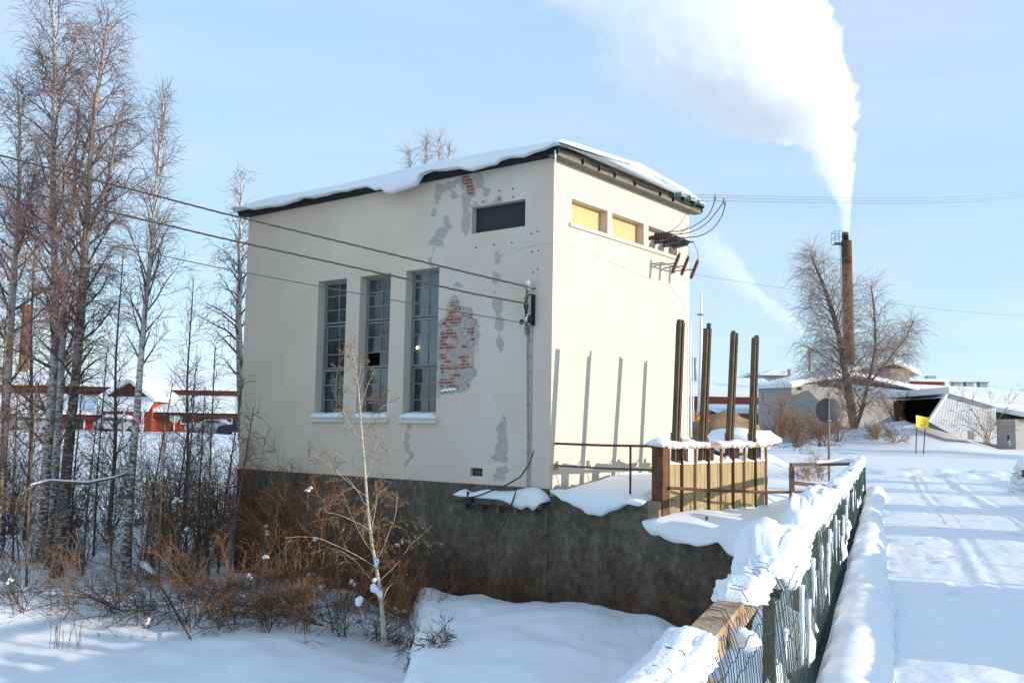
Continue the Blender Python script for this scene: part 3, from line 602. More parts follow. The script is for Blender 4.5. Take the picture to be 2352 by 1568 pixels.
# hairline cable round the corner
m = MB(); m.tube([B(-.012, 1.05, 5.72), B(-.014, .5, 5.76), B(-.015, -.012, 5.79)]+[B(s_, -.012, 5.79-.05*s_+.04*math.sin(s_)) for s_ in np.linspace(.1, 5.4, 12)]+[B(6.2, -.012, 5.1), B(6.45, -.012, 4.4), B(6.47, -.012, 1.)], .006, 5); m.build('wall_wire', M['trim'], PH)
# small fittings
m = MB()
for p in [(612, 490), (720, 475), (612, 555), (722, 538), (490, 575), (575, 912), (712, 893), (435, 932), (915, 810), (920, 955), (915, 1098), (880, 1125), (865, 825), (870, 965)]:
    a, z = onplane(*c7(*p), C0, UL); m.lathe(B(0.004, a, z), [(.02, 0), (.02, .012), (.008, .016), (.008, .04)], 7, axis=(-UR[0], -UR[1], 0))
m.build('anchor_bolt', M['rust'], PH)
# ------------------------------------------------------------------ dam wall with snow caps
DM = thing('retaining_wall', 'dark stained concrete dam wall below the sluice gate', 'wall', B(.2, -3, -3))
m = MB(); pl = [(.0, -3.3), (.0, .12), (-2.46, .10), (-2.46, -.38), (-3.3, -.44), (-4.5, -.62), (-6.5, -.8), (-8.6, -1.0), (-8.6, -3.3)]
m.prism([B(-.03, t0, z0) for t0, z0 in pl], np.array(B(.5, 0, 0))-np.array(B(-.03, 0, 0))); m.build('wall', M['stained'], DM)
m = MB(); m.bb(-.02, .75, -2.72, -2.462, -1.0, .17); m.build('pier', mat('brown_concrete', (.26, .20, .13), .9, .3, 5, bump=.4), DM)
def snowcap(name, lowpx, off, crest, back, zback, parent, seed, te=(.25, .25), tmin=-99):
    L = sorted([onplane(*p, C0+UR*off, UL) for p in lowpx]); t_a = [q[0] for q in L]; z_a = [q[1] for q in L]; rings = []
    for t0 in np.arange(max(t_a[0], tmin), t_a[-1]+.001, .045):
        zl = float(np.interp(t0, t_a, z_a))+.025*float(vn(t0*6, 0, 0, seed)); e = float(np.clip(min((t0-max(t_a[0], tmin))/te[0], (t_a[-1]-t0)/te[1]), 0, 1))**.5; e = max(e, .05)
        zc = crest(t0); jj = .05*float(vn(t0*1.7, 0, 0, seed+1)); cr = .02*float(vn(t0*9, 0, 0, seed+2)); d = off
        pr = [(.0, zl+.03), (d*.6, zl), (d-.03+cr, zl+.02), (d-.06-jj, zl+(zc-zl)*.3), (d-.04-jj, zl+(zc-zl)*.65), (d+.06, zc-.07*1), (d+.25, zc+.02*e), (d+.55, zc+.05*e)]
        for k in (1, 2, 3, 4): s_ = d+.55+(back-d-.55)*k/4; pr.append((s_, zc+.05*e+(zback(t0)-zc)*k/4+.03*float(vn(s_*1.3, t0*1.3, 0, seed+3))))
        pr.append((back, min(zl, zback(t0))-.3)); pr.append((.5, zl-.05))
        mid = (zl+zc)/2 if e < 1 else 0
        rings.append([B(s_, t0, (z_ if e >= 1 else mid+(z_-mid)*e)) for s_, z_ in pr])
    m = MB(); m.loft(rings); return m.build(name, M['snow'], parent, True)
snowcap('snow_cap', [(1263, 1118), (1272, 1135), (1292, 1150), (1320, 1163), (1350, 1180), (1372, 1188), (1395, 1176), (1440, 1160), (1455, 1165), (1468, 1172), (1480, 1158), (1492, 1136), (1512, 1120)], -.22, lambda t: .28-.03*abs(t+1.2), 2.6, lambda t: .56, DM, 101, (.25, .18), -2.44)
snowcap('snow_cap', [(1474, 1200), (1480, 1222), (1500, 1229), (1530, 1238), (1565, 1250), (1600, 1256), (1630, 1252), (1650, 1245), (1672, 1270), (1715, 1297), (1770, 1330), (1850, 1375)], -.22, lambda t: float(np.interp(-t, [2.3, 2.6, 3.0, 3.6, 4.2, 5, 6.5], [-.06, -.12, -.22, -.34, -.46, -.62, -.8])), 1.9, lambda t: float(np.interp(-t, [2.3, 3., 4, 6], [-.10, -.16, -.30, -.45])), DM, 111)
m = MB(); m.bb(.52, 2.6, -2.5, -.004, -.4, .16)
tag(m.build('terrace', M['conc']), 'snow covered concrete terrace between the house and the gate', 'terrace')
p = px(1622, 1207, 18.9); p = onz(1622, 1207, -.32); m = MB(); m.tube([(p[0], p[1], p[2]-.3), (p[0]+.01, p[1], p[2]+.16)], .022, 7); m.box((p[0]+.01, p[1], p[2]+.17), (.06, .05, .03)); tag(m.build('metal_stake', M['rust']), 'short rusty stake poking out of the snow before the gate', 'stake')
# ------------------------------------------------------------------ sluice gate
TG = -2.62
SG = thing('sluice_gate', 'rusty sluice gate of ochre planks with tall lifting stems', 'gate', B(2.8, TG, -.2))
def G(s, t, z): return B(s, TG+t, z)
m = MB(); m.bb(.10, .34, TG-.13, TG+.13, -.35, 1.24); m.bb(.08, .36, TG-.15, TG+.15, 1.24, 1.28); m.build('gate_post', M['rust'], SG)
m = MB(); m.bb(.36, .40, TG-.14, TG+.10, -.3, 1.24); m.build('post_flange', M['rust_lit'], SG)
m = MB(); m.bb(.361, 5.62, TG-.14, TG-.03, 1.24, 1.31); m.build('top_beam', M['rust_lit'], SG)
bars = [.42]+[.42+5.04*k/8 for k in range(1, 9)]
pk = MB(); rng = random.Random(3)
for k in range(8):
    s0, s1 = bars[k]+.05, bars[k+1]-.03; nb_ = 5
    for q in range(nb_):
        a = s0+(s1-s0)*q/nb_; b = s0+(s1-s0)*(q+1)/nb_-.006; j = rng.uniform(-.006, .006)
        pk.bb(a, b, TG-.03+j, TG+.02+j, -.45, .90+rng.uniform(-.015, .015))
pk.build('plank_panel', M['plank'], SG)
for k, s0 in enumerate(bars[1:]):
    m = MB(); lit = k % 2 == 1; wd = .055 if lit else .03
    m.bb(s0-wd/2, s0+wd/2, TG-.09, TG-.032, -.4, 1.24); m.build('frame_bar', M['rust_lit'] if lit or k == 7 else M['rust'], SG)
for i, (ut, vt, ub, vb) in enumerate(((1563, 733, 1552, 1018), (1625, 748, 1614, 1018), (1687, 760, 1675, 1018), (1735, 768, 1727, 1018))):
    o = C0+UL*(TG+.05); st_, zt = onplane(ut, vt, o, UR); sb_, zb2 = onplane(ub, vb, o, UR); m = MB(); ln = (st_-sb_)/(zt-zb2); rr = random.Random(i)
    z0 = .35; sB = sb_+ln*(z0-zb2)
    for q, (ds, w_, dt_, hh) in enumerate(((-.055, .06, .0, rr.uniform(-.1, 0)), (.005, .035, .05, rr.uniform(-.16, -.04)), (.05, .05, -.01, rr.uniform(-.05, .04)))):
        if i == 1 and q == 2: hh = .06
        zt2 = zt+hh; a = G(sB+ds, .05+dt_, z0); b = G(st_+ds+ln*hh, .05+dt_, zt2); m.beam(a, b, w_, .09, (-UL[0], -UL[1], 0))
    S_ = m.build('lifting_stem', M['stem'], SG)
    m = MB(); m.beam(G(sB+.079, .0, z0), G(st_+.079, .0, zt-.06), .012, .03, (-UL[0], -UL[1], 0)); m.beam(G(sB+.02, -.0, z0), G(st_+.02, -.0, zt-.15), .014, .02, (-UL[0], -UL[1], 0)); m.build('rack_bar', M['rust'], S_)
    m = MB(); c_ = G(sb_+.2, .1, 1.40); m.lathe(c_, [(.03, -.05), (.085, -.045), (.085, .04), (.04, .05)], 10, axis=(UR[0], UR[1], 0)); m.bb(sb_+.12, sb_+.29, TG+.05, TG+.2, 1.31, 1.36); m.build('winch_wheel', M['rust'], SG)
    m = MB(); m.beam(G(sb_-.28, .02, 1.30), G(sb_-.02, .14, 1.56), .03, .03); m.build('crank', M['oldwood'], SG)
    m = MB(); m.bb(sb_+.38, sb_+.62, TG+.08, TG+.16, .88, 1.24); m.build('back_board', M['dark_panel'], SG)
    m = MB(); m.beam(G(sb_+.2, -.02, 1.24), G(sb_+.42, -.02, .86), .02, .02); m.build('brace', M['rust'], SG)
for k in range(8):
    a, b = bars[k]+.04, bars[k+1]-.03; rings = []
    for q in range(9):
        s_ = a+(b-a)*q/8; hh = .06+.02*math.sin(q*.8+k)+(.07 if k in (4, 7) and q > 5 else 0); hh *= min(1, (q+.6)/2, (8.6-q)/2)
        rings.append([G(s_, -.05, .895), G(s_, -.055, .9+hh*.6), G(s_, -.02, .9+hh), G(s_, .05, .9+hh*1.05), G(s_, .08, .9+hh*.4), G(s_, .06, .895)])
    m = MB(); m.loft(rings); m.build('plank_snow', M['snow'], SG, True)
for a, b, h_ in ((.02, .95, .24), (.42, 1.5, .12), (1.28, 1.95, .20), (2.0, 2.2, .1), (2.72, 3.3, .18), (3.3, 4.15, .2), (4.2, 4.65, .14), (4.85, 5.35, .1)):
    rings = []; n = 14
    for q in range(n):
        s_ = a+(b-a)*q/(n-1); e = min(1, (q+.2)/3, (n-.8-q)/3)**.6; hh = h_*.45*(1+.3*math.sin(q*.5+a*5))*e; dr = .05*e*(1+math.sin(q*1.7+a))
        rings.append([G(s_, -.15, 1.312-dr), G(s_, -.17, 1.32+hh*.4), G(s_, -.08, 1.32+hh*.9), G(s_, .08, 1.32+hh), G(s_, .24, 1.32+hh*.6), G(s_, .26, 1.31)])
    m = MB(); m.loft(rings); m.build('beam_snow', M['snow'], SG, True)
# pipe railing from the house corner to the gate
PR = thing('pipe_railing', 'rusty pipe railing from the house corner to the sluice gate', 'railing', B(.1, -1.3, .2))
def GS(t): return .06+.03*t/TG
m = MB(); m.tube([B(.02, -.14, 1.28), B(.08, -1.3, 1.27), B(.14, TG+.13, 1.28)], .026, 8); m.build('handrail', M['rust'], PR)
m = MB(); m.tube([B(.02, -.14, .80), B(.08, -1.3, .785), B(.14, TG+.13, .79)], .021, 8); m.build('middle_rail', M['rust'], PR)
m = MB(); tp = onplane(1443, 1060, C0, UL)[0]; m.tube([B(.09, tp, .2), B(.085, tp, 1.27)], .024, 8); m.build('post', M['rust'], PR)
m = MB(); m.bb(-.02, .06, -.17, -.10, .70, .84); m.bb(-.01, .05, -.16, -.10, 1.25, 1.31); m.build('wall_plate', M['rust_lit'], PR)
# lower rail running from the gate post to the fence
p0 = np.array(B(.3, TG-.17, .44)); p1 = px(1755, 1130, 21.); p2 = px(1900, 1129, 22.6)
m = MB(); m.tube([p0, p0*.6+p1*.4+np.array([0, 0, -.01]), p1, p2], .032, 8); tag(m.build('steel_rail', M['rust']), 'long rusty pipe rail leading from the gate post to the mesh fence', 'rail')
# wooden end railing beside the path
WR = thing('wooden_railing', 'brown wooden rail closing the bank at the far end of the fence', 'railing', tuple(px(1890, 1115, 25.)))
a = px(1816, 1067, 24.2); b = px(1984, 1064, 25.1)
m = MB(); m.beam(a, b, .11, .085); m.build('top_rail', M['oldwood'], WR)
a2 = px(1818, 1108, 24.2); b2 = px(1960, 1124, 24.9); m = MB(); m.beam(a2, b2, .05, .10); m.build('lower_rail', M['oldwood'], WR)
m = MB(); q = px(1816, 1139, 24.22); m.beam((a[0]+.03, a[1]+.02, q[2]-.3), (a[0]+.03, a[1]+.02, a[2]-.045), .11, .11, (0, 1, 0)); m.build('post', M['oldwood'], WR)
rings = []
for k in range(20):
    u = k/19; c_ = a+(b-a)*(.32+.66*u); hh = .05+.09*max(0, math.sin(u*5-1))*u; rings.append([(c_[0], c_[1]-.09, c_[2]+.03), (c_[0], c_[1]-.07, c_[2]+.05+hh*.7), (c_[0], c_[1], c_[2]+.05+hh), (c_[0], c_[1]+.07, c_[2]+.05+hh*.6), (c_[0], c_[1]+.06, c_[2]+.03)])
m = MB(); m.loft(rings); m.build('rail_snow', M['snow'], WR, True)
# ------------------------------------------------------------------ electrics on the house
def W(s, d, z): return B(s, -d, z)                      # d metres out from the sunlit wall
BUS = [(4.55, 6.66), (5.02, 6.64), (5.50, 6.63)]
bend = []
names = ['nearest the yellow panels', 'in the middle of its row', 'nearest the far corner']
for i, (s_, z_) in enumerate(BUS):
    o = thing('bushing_insulator', 'dark brown ribbed bushing insulator on the sunlit wall, '+names[i], 'insulator', W(s_, .0, z_), 'bushing insulators in the third wall recess')
    prof = [(.06, -.2), (.06, .05)]
    for k in range(6): h0 = .06+k*.075; rr = .135-.008*k; prof += [(.06, h0), (rr, h0+.02), (rr*.97, h0+.036), (.062, h0+.052)]
    prof += [(.05, .53), (.03, .54)]
    ax = (-UL[0], -UL[1], -.0); m = MB(); m.lathe(W(s_, 0, z_), prof, 16, ax); m.build('ribbed_body', M['porcelain'], o, True)
    m = MB(); m.lathe(W(s_, .54, z_), [(.022, 0), (.022, .12), (.035, .125), (.035, .16), (.01, .165)], 8, ax); m.build('terminal', M['metal'], o); bend.append(W(s_, .66, z_))
ARR = []
names = ['first of the row from the left', 'middle one of the row', 'closest to the far corner']
for i, (s_, z_) in enumerate(((4.62, 5.93), (5.12, 5.935), (5.66, 5.92))):
    o = thing('surge_arrester', 'reddish brown slanted surge arrester below the bushings, '+names[i], 'arrester', W(s_, .3, z_), 'surge arresters on the sunlit wall')
    dx = .20; c_ = W(s_, .62, z_); top = np.array(c_)+np.array([UR[0]*.06-UL[0]*.08, UR[1]*.06-UL[1]*.08, .26]); bot = np.array(c_)*2-top; ax = top-bot; Ln = np.linalg.norm(ax); prof = [(.02, 0), (.035, .02)]
    for k in range(11): h0 = .05+k*(Ln-.1)/11; prof += [(.036, h0), (.058, h0+.015), (.036, h0+.035)]
    prof += [(.03, Ln-.03), (.015, Ln)]
    m = MB(); m.lathe(bot, prof, 12, ax); m.build('ribbed_body', M['polymer'], o, True)
    m = MB(); m.tube([W(s_, .0, z_), W(s_, .58, z_)], .02, 6); m.box(top, (.12, .05, .03), PSI); m.build('bracket', M['metal'], o); ARR.append(top)
m = MB(); m.tube([W(4.45, .30, 5.955), W(5.8, .30, 5.945)], .022, 6); m.tube([W(4.5, 0, 5.955), W(4.5, .3, 5.955)], .02, 6); m.tube([W(5.78, 0, 5.945), W(5.78, .3, 5.945)], .02, 6); m.build('arrester_bar', M['metal'], PH)
LP = [((1579.6, 447), (2353, 422.5)), ((1599, 453), (2353, 429.5)), ((1613, 460.5), (2353, 434.5))]
wa = []
for i, (p, q) in enumerate(LP):
    s_ = 5.35+.62*i; a = np.array(px(*p, float(np.array(W(s_, .5, 0))[1]))); bq = px(*q, 58.); e = bq+(bq-a)*.5; wa.append((a, bq))
    m = MB(); pts = [a+(e-a)*k/24+np.array([0, 0, -1.0*math.sin(math.pi*k/24)*.55]) for k in range(25)]; m.tube(pts, .007 if i else .006, 5)
    tag(m.build('power_line', M['line']), ['highest bare power line leaving the gable to the right', 'middle bare power line leaving the gable to the right', 'lowest bare power line leaving the gable to the right'][i], 'power line', 'three bare lines strung from the gable')
    o = thing('strain_insulator', ['green glass strain insulator on the gable, furthest from the corner', 'green glass strain insulator on the gable, middle one', 'green glass strain insulator at the outer end of the gable'][i], 'insulator', tuple(a), 'strain insulators under the gable')
    hk = np.array(W(s_-.38, .22, 7.86)); d_ = a-hk; Ln = np.linalg.norm(d_); m = MB()
    prof = [(.012, 0), (.012, Ln*.2)]
    for k in range(3): h0 = Ln*(.22+.17*k); prof += [(.03, h0), (.085, h0+.01), (.08, h0+.03), (.03, h0+.05)]
    prof += [(.02, Ln*.75), (.012, Ln)]
    m.lathe(hk, prof, 12, d_); m.build('glass_disc', M['glass_green'], o, True)
    m = MB(); m.lathe(W(s_-.5, .20, 7.76), [(.02, 0), (.02, .1), (.06, .11), (.045, .2), (.02, .24)], 9); m.build('pin', M['glass_green'], o)
    m = MB(); m.beam(hk, np.array(W(s_-.38, .2, 7.80)), .05, .05); m.build('hook', M['pipe'], o)
JP = [[(255, 575), (280, 535), (320, 520), (420, 519), (490, 500), (560, 472), (640, 425), (690, 390), (740, 340), (770, 280), (792, 220), (806, 155)],
      [(352, 597), (370, 570), (400, 550), (460, 546), (540, 530), (600, 505), (640, 486), (690, 452), (740, 410), (790, 350), (830, 300), (868, 245), (897, 190)],
      [(415, 637), (430, 605), (455, 586), (520, 584), (600, 578), (660, 562), (700, 545), (755, 510), (800, 470), (845, 410), (880, 350), (900, 285), (911, 215)]]
for i, L in enumerate(JP):
    pp = [(1470+.2143*x, 420+.2143*y) for x, y in L]; y0 = bend[i][1]; a, bq = wa[i]
    fx = lambda P: np.array([1176+FPX*((P-[0, 0, EYE])@CR)/((P-[0, 0, EYE])@CF), 784-FPX*((P-[0, 0, EYE])@CU)/((P-[0, 0, EYE])@CF)])
    best = min(np.linspace(0, .6, 300), key=lambda k: abs(fx(a+(bq-a)*k)[0]-pp[-1][0])); y1 = (a+(bq-a)*best)[1]
    pts = [np.array(bend[i])]+[px(*p, y0+(y1-y0)*(k/(len(pp)-1))) for k, p in enumerate(pp)][1:]
    m = MB(); m.tube(pts, .0145, 6); J = m.build('jumper_cable', M['cable'], None, True)
    tag(J, 'looping black jumper cable from the '+['first', 'second', 'outermost'][i]+' bushing up to the bare line', 'cable', 'jumper cables beside the gable')
    m = MB(); e = pts[-1]; m.box(e, (.05, .05, .16)); m.build('clamp', M['metal'], J)
    q0, q1 = np.array(bend[i]), np.array(ARR[i]); m = MB(); mid = (q0+q1)/2+np.array([UR[0]*.13, UR[1]*.13, 0]); m.tube([q0, q0*.6+mid*.4, mid, q1*.6+mid*.4, q1], .008, 5); J2 = m.build('arrester_lead', M['cable'], None, True)
    tag(J2, 'thin lead dropping from the '+['first', 'second', 'outermost'][i]+' bushing to the arrester below it', 'lead', 'leads down to the arresters')
a = px(1583, 627, 31.); bq = px(2356, 716.5, 52.)
m = MB(); a0 = px(1480, 612, 29.5); m.tube([a0+(bq-a0)*k/20*1.3+np.array([0, 0, -.35*math.sin(math.pi*k/20)]) for k in range(21)], .006, 5); tag(m.build('service_wire', M['line']), 'single thin wire sloping down behind the tall chimney', 'wire')
# cables to the left
CB = [[(0, 357), (504, 488), (1090, 630), (1218, 660)], [(0, 427), (504, 546), (1090, 675), (1214, 698)], [(0, 514), (352, 583), (504, 615), (1028, 712), (1205, 742)]]
for i, L in enumerate(CB):
    y1 = 21.3; y0 = 19.; d_ = .13; L2 = [(-420, L[0][1]-(L[1][1]-L[0][1])/(L[1][0]-L[0][0])*420*.98)]+L
    P_ = [px(u, v, y1-.25+(y0-y1)*(1218-u)/1218.) for u, v in L2]; pts = []
    xs = [p[0] for p in L2]
    U_ = np.linspace(xs[0], xs[-1], 260 if i < 2 else 60); A_ = np.array(P_); pts = np.stack([np.interp(U_, xs, A_[:, k]) for k in range(3)], -1)
    m = MB()
    if i < 2:                                            # twisted bundle: three strands
        for s3 in range(3):
            ph = np.arange(len(U_))*2*math.pi/14+s3*2.094; Q_ = pts.copy(); Q_[:, 2] += .013*np.cos(ph); Q_[:, 1] += .013*np.sin(ph); m.tube([tuple(q) for q in Q_], .010, 5)
    else: m.tube([tuple(q) for q in pts], .010, 6)
    tag(m.build('power_cable', mat('grey_cable_%d' % i, (.10, .085, .065), .45, .3, 25), None, True), ['upper twisted grey cable strung to the lamp on the shaded wall', 'lower twisted grey cable strung to the wall bracket', 'plain thin cable below the twisted ones'][i], 'cable', 'cables strung from the left to the shaded wall')
o = thing('cable_bracket', 'black cable bracket with coiled ends on the shaded wall near the corner', 'bracket', B(0, .55, 4.2))
m = MB(); m.bb(-.06, -.003, .47, .55, 3.92, 4.62); m.tube([B(-.03, .5, 4.6), B(-.18, .5, 4.62), B(-.22, .56, 4.5), B(-.2, .6, 4.2), B(-.1, .62, 4.0)], .02, 6); m.build('arm', M['pipe'], o)
m = MB(); m.lathe(B(-.15, .62, 4.36), [(.03, -.1), (.055, -.06), (.055, .06), (.03, .12)], 9); m.build('clamp', M['pipe'], o); m = MB(); m.lathe(B(-.13, .52, 4.05), [(.03, -.08), (.06, -.05), (.06, .05), (.02, .1)], 9); m.build('clamp', M['pipe'], o); m = MB(); m.blob(B(-.18, .72, 4.0), (.06, .06, .06), 4, .2, 6); m.build('cable_end', M['pipe'], o)
m = MB(); m.lathe(B(-.14, .60, 4.08), [(.02, -.08), (.04, -.05), (.035, .05), (.02, .1)], 9); m.build('insulator_knob', M['white'], o)
m = MB()
for k in range(3): m.tube([B(-.12-.02*k, .60+.03*k, 4.78), B(-.16, .63-.04*k, 4.68), B(-.14, .58+.05*k, 4.55), B(-.16, .62-.02*k, 4.3), B(-.12, .66-.03*k, 4.0), B(-.06, .70-.05*k, 3.7)], .009, 5)
m.build('cable_tail', M['cable'], o)
o = thing('cable_hook', 'white porcelain hook insulator with snow above the cable bracket', 'insulator', B(0, .5, 4.85))
z_ = onplane(1225, 661, C0, UL); m = MB(); m.tube([B(0, z_[0]-.06, z_[1]-.02), B(-.12, z_[0], z_[1]-.03), B(-.16, z_[0]+.02, z_[1]+.04)], .014, 6); m.build('hook', M['rust'], o)
m = MB(); m.lathe(B(-.15, z_[0]+.02, z_[1]-.06), [(.03, 0), (.05, .03), (.035, .06), (.05, .08), (.03, .13)], 10); m.build('porcelain_cup', M['white'], o, True)
m = MB(); m.blob(B(-.15, z_[0]+.03, z_[1]+.10), (.07, .07, .06), 3, .2, 7); m.build('snow_tuft', M['snow'], o, True)
m = MB()
for k, (x0, x1) in enumerate(((1213, 1212), (1217, 1214), (1224, 1219))):
    top = onplane(x0, 760, C0, UL); bt_ = onplane(x1, 1090, C0, UL); m.tube([B(-.02, top[0], 3.95), B(-.02, top[0]+.02*math.sin(k), 3.2), B(-.02, (top[0]+bt_[0])/2, 2.2), B(-.02, bt_[0], 1.4), B(-.02, bt_[0]+(.02 if k else 0), .3)], .011, 5)
for z in np.arange(.7, 3.8, .36): q = onplane(1216, 900, C0, UL)[0]; m.bb(-.028, -.002, q-.06, q+.06, z, z+.02)
tag(m.build('wall_cable', mat('wall_cable_grey', (.36, .33, .27), .7, .2, 9)), 'bundle of pale cables clipped down the shaded wall', 'cable')
hc = [(1226, 1035), (1216, 1065), (1195, 1095), (1160, 1115), (1120, 1130), (1095, 1139), (1075, 1143), (1078, 1152)]; m = MB(); m.tube([B(-.34, *onplane(*p, C0-UR*.34, UL)) for p in hc], .017, 6, True); tag(m.build('sagging_cable', M['cable'], None, True), 'black cable sagging from the wall over the snowy ledge', 'cable')
hc = [(1186, 1122), (1181, 1140), (1174, 1160), (1165, 1180), (1156, 1205), (1147, 1221), (1138, 1223), (1130, 1218), (1118, 1200), (1106, 1175), (1092, 1158), (1076, 1148)]; m = MB(); m.tube([B(-.33, *onplane(*p, C0-UR*.33, UL)) for p in hc], .016, 6); tag(m.build('hanging_cable', M['cable'], None, True), 'black cable hanging in a loop against the dark foundation', 'cable')
o = thing('junction_box', 'small black junction box under the left end of the snowy ledge', 'box', B(-.2, 2.3, -.2)); q = onplane(1076, 1149, C0-UR*.3, UL)
m = MB(); m.bb(-.36, -.245, q[0]-.12, q[0]+.12, q[1]-.07, q[1]+.06); m.build('case', M['pipe'], o); m = MB(); m.bb(-.31, -.27, q[0]+.01, q[0]+.05, q[1]+.06, q[1]+.2); m.tube([B(-.3, q[0]+.1, q[1]), B(-.3, q[0]+.55, q[1]-.06), B(-.28, q[0]+.56, q[1]+.04)], .014, 5); m.build('bracket', M['pipe'], o)
m = MB(); m.tube([B(-.3, q[0]-.12, q[1]-.05), B(-.31, q[0]-.2, q[1]-.09)], .018, 6); m.build('plug', M['timber'], o)
# ------------------------------------------------------------------ mesh fences along the bridge
def wires(PL, a0, a1, l0, top, bot, seed, sp=.05, lean=.0):
    V = []; Qd = []; n = 0; rngw = np.random.RandomState(seed)
    q_ = lambda a: (a1-a)/(a1-a0)
    def tubes(P, r, m_=3):
        nonlocal n
        P = np.asarray(P, float); k, L, _ = P.shape
        tg = np.gradient(P, axis=1); tg /= np.linalg.norm(tg, axis=2, keepdims=True)+1e-9
        x = np.cross(tg, np.array([.31, .17, .93])+np.array([.3, .5, 0])); x /= np.linalg.norm(x, axis=2, keepdims=True)+1e-9; y = np.cross(tg, x)
        an = np.arange(m_)*2*math.pi/m_
        vv = P[:, :, None]+r*(x[:, :, None]*np.cos(an)[None, None, :, None]+y[:, :, None]*np.sin(an)[None, None, :, None])
        ii = n+np.arange(k*L*m_).reshape(k, L, m_); n += k*L*m_; V.append(vv.reshape(-1, 3))
        Qd.append(np.stack([ii[:, :-1], np.roll(ii, -1, 2)[:, :-1], np.roll(ii, -1, 2)[:, 1:], ii[:, 1:]], -1).reshape(-1, 4))
    av = np.arange(a0, a1, sp); Pv = []
    for a in av:
        j = .012*rngw.randn(); bl = .02*float(vn(a*.8, 0, 0, seed)); k = .05+.03*float(vn(a*.9, 3, 0, seed)); bd = rngw.rand()
        pts = [(a, l0+bl, bot), (a+j*.3, l0+bl*1.2, .35), (a+j*.6, l0+bl-.02*q_(a), .6), (a+j, l0+bl*.6-.05*q_(a), .85), (a+j, l0-.01-.07*q_(a), top-.02), (a+j*1.3+.01*bd, l0-.035-.02*bd-.075*q_(a), top+.035+.02*bd), (a+j*1.5+.02*bd, l0-.07-.04*bd-.075*q_(a), top+.04+.02*bd)]
        if rngw.rand() < .55: pts[5:] = [(a+j, l0-.012-.07*q_(a), top-.012+.02*bd), (a+j, l0-.014-.07*q_(a), top-.005+.03*bd)]
        Pv.append([PL(*p) for p in pts])
    tubes(Pv, .0019)
    ah = np.arange(a0, a1, .045)
    for hz in (.14, .34, .52, .70, .86, top):
        tubes([[PL(a, l0+.006+.02*float(vn(a*.8, 0, 0, seed)), hz+.009*math.sin(a*31)+.02*float(vn(a*.7, hz, 0, seed+2))) for a in ah]], .0022)
    return np.concatenate(V), np.concatenate(Qd)
def fence(name, label, PL, a0, a1, sgn, seed, ends):
    F = thing(name, label, 'fence', PL((a0+a1)/2, 0, 0)); rg = random.Random(seed)
    V, Qd = wires(PL, a0, a1, .09*sgn, .93, .03, seed); quads('wire_mesh', V, Qd, M['wire'], F)
    m = MB(); m.beam(PL(a0, -.075*sgn, .885), PL(a1, -.0*sgn, .885), .105, .10); m.build('handrail', M['timber'], F)
    m = MB(); m.beam(PL(a0, -.02*sgn, .16), PL(a1, -.02*sgn, .16), .05, .10); m.build('lower_rail', M['oldwood'], F)
    for a in np.arange(a0+.5, a1, 1.62): m = MB(); m.beam(PL(a, .0, -.15), PL(a+.02, 0, .83), .055, .055, (FD[0], FD[1], 0)); m.build('fence_post', M['timber'] if rg.random() < .6 else M['oldwood'], F)
    return F
def railsnow(F, PL, a0, a1, hfun, wfun, seed, crust=False, side=1, step=.03):
    rings = []; n = 18 if step > .06 else 30
    for a in np.arange(a0, a1+.001, step):
        e = float(np.clip(min((a-a0)/(.3 if crust else .16), (a1-a)/(.24 if crust else .16)), 0, 1))**.6; e = max(e, .03)
        h_ = hfun(a)*e; w_ = wfun(a)*(.5+.5*e); rg = []
        for k in range(n):
            th = -.55+ (math.pi+1.1)*k/(n-1); rr = 1+.14*float(vn(a*3, k*(.7 if n == 18 else .42), 0, seed))+.10*float(vn(a*9, k*1.6, 0, seed+1))+(.07*float(vn(a*26, k*2.2, 0, seed+2))+.05*float(vn(a*55, k*4.3, 0, seed+5)) if crust else .03*float(vn(a*20, k*2, 0, seed+2)))
            c_, s_ = math.cos(th), math.sin(th)
            l_ = .01*side-.075*max(0, 1-a/FL)*(PL is FP)+w_*rr*math.copysign(abs(c_)**.8, c_); z_ = .93+(h_*rr*s_ if s_ > 0 else .17*e*s_*(1+.7*float(vn(a*4, 5, 0, seed+3))))
            rg.append(PL(a, l_, z_))
        rings.append(rg)
    m = MB(); m.loft(rings); return m.build('rail_snow', M['crust'] if crust else M['snow'], F, True)
LF = fence('mesh_fence', 'snow laden timber fence with green wire mesh on the river side of the bridge', FP, .3, FL, 1, 7, 0)
EXP = [(2.62, 3.30), (3.72, 3.86), (4.02, 4.14)]          # places where the timber shows
def hf(a): return .075+.04*float(vn(a*.9, 0, 0, 201))+.10*math.exp(-((a-4.62)/.3)**2)+.05*math.exp(-((a-5.3)/.3)**2)+.17*math.exp(-((a-6.4)/.25)**2)+.13*math.exp(-((a-7.6)/.25)**2)+.12*math.exp(-((a-8.7)/.3)**2)+.05*math.exp(-((a-12.5)/.4)**2)
def wf(a): return .115+.03*float(vn(a*1.1, 4, 0, 203))+.03*math.exp(-((a-4.62)/.35)**2)
railsnow(LF, FP, .32, 2.60, lambda a: .075+.03*float(vn(a*2, 0, 0, 5)), lambda a: .088, 211, True)
railsnow(LF, FP, 3.28, 3.76, lambda a: .08, lambda a: .12, 213, True); railsnow(LF, FP, 3.80, 4.05, lambda a: .09, lambda a: .12, 215, True); railsnow(LF, FP, 4.12, 4.40, lambda a: .11, lambda a: .13, 216, True)
for k, (a0, a1) in enumerate(((4.3, 6.02), (5.95, 8.4), (8.32, 11.1), (11.2, 14.3), (14.25, 18.2), (18.3, FL-.05))): railsnow(LF, FP, a0, a1, hf, wf, 221+k*3)
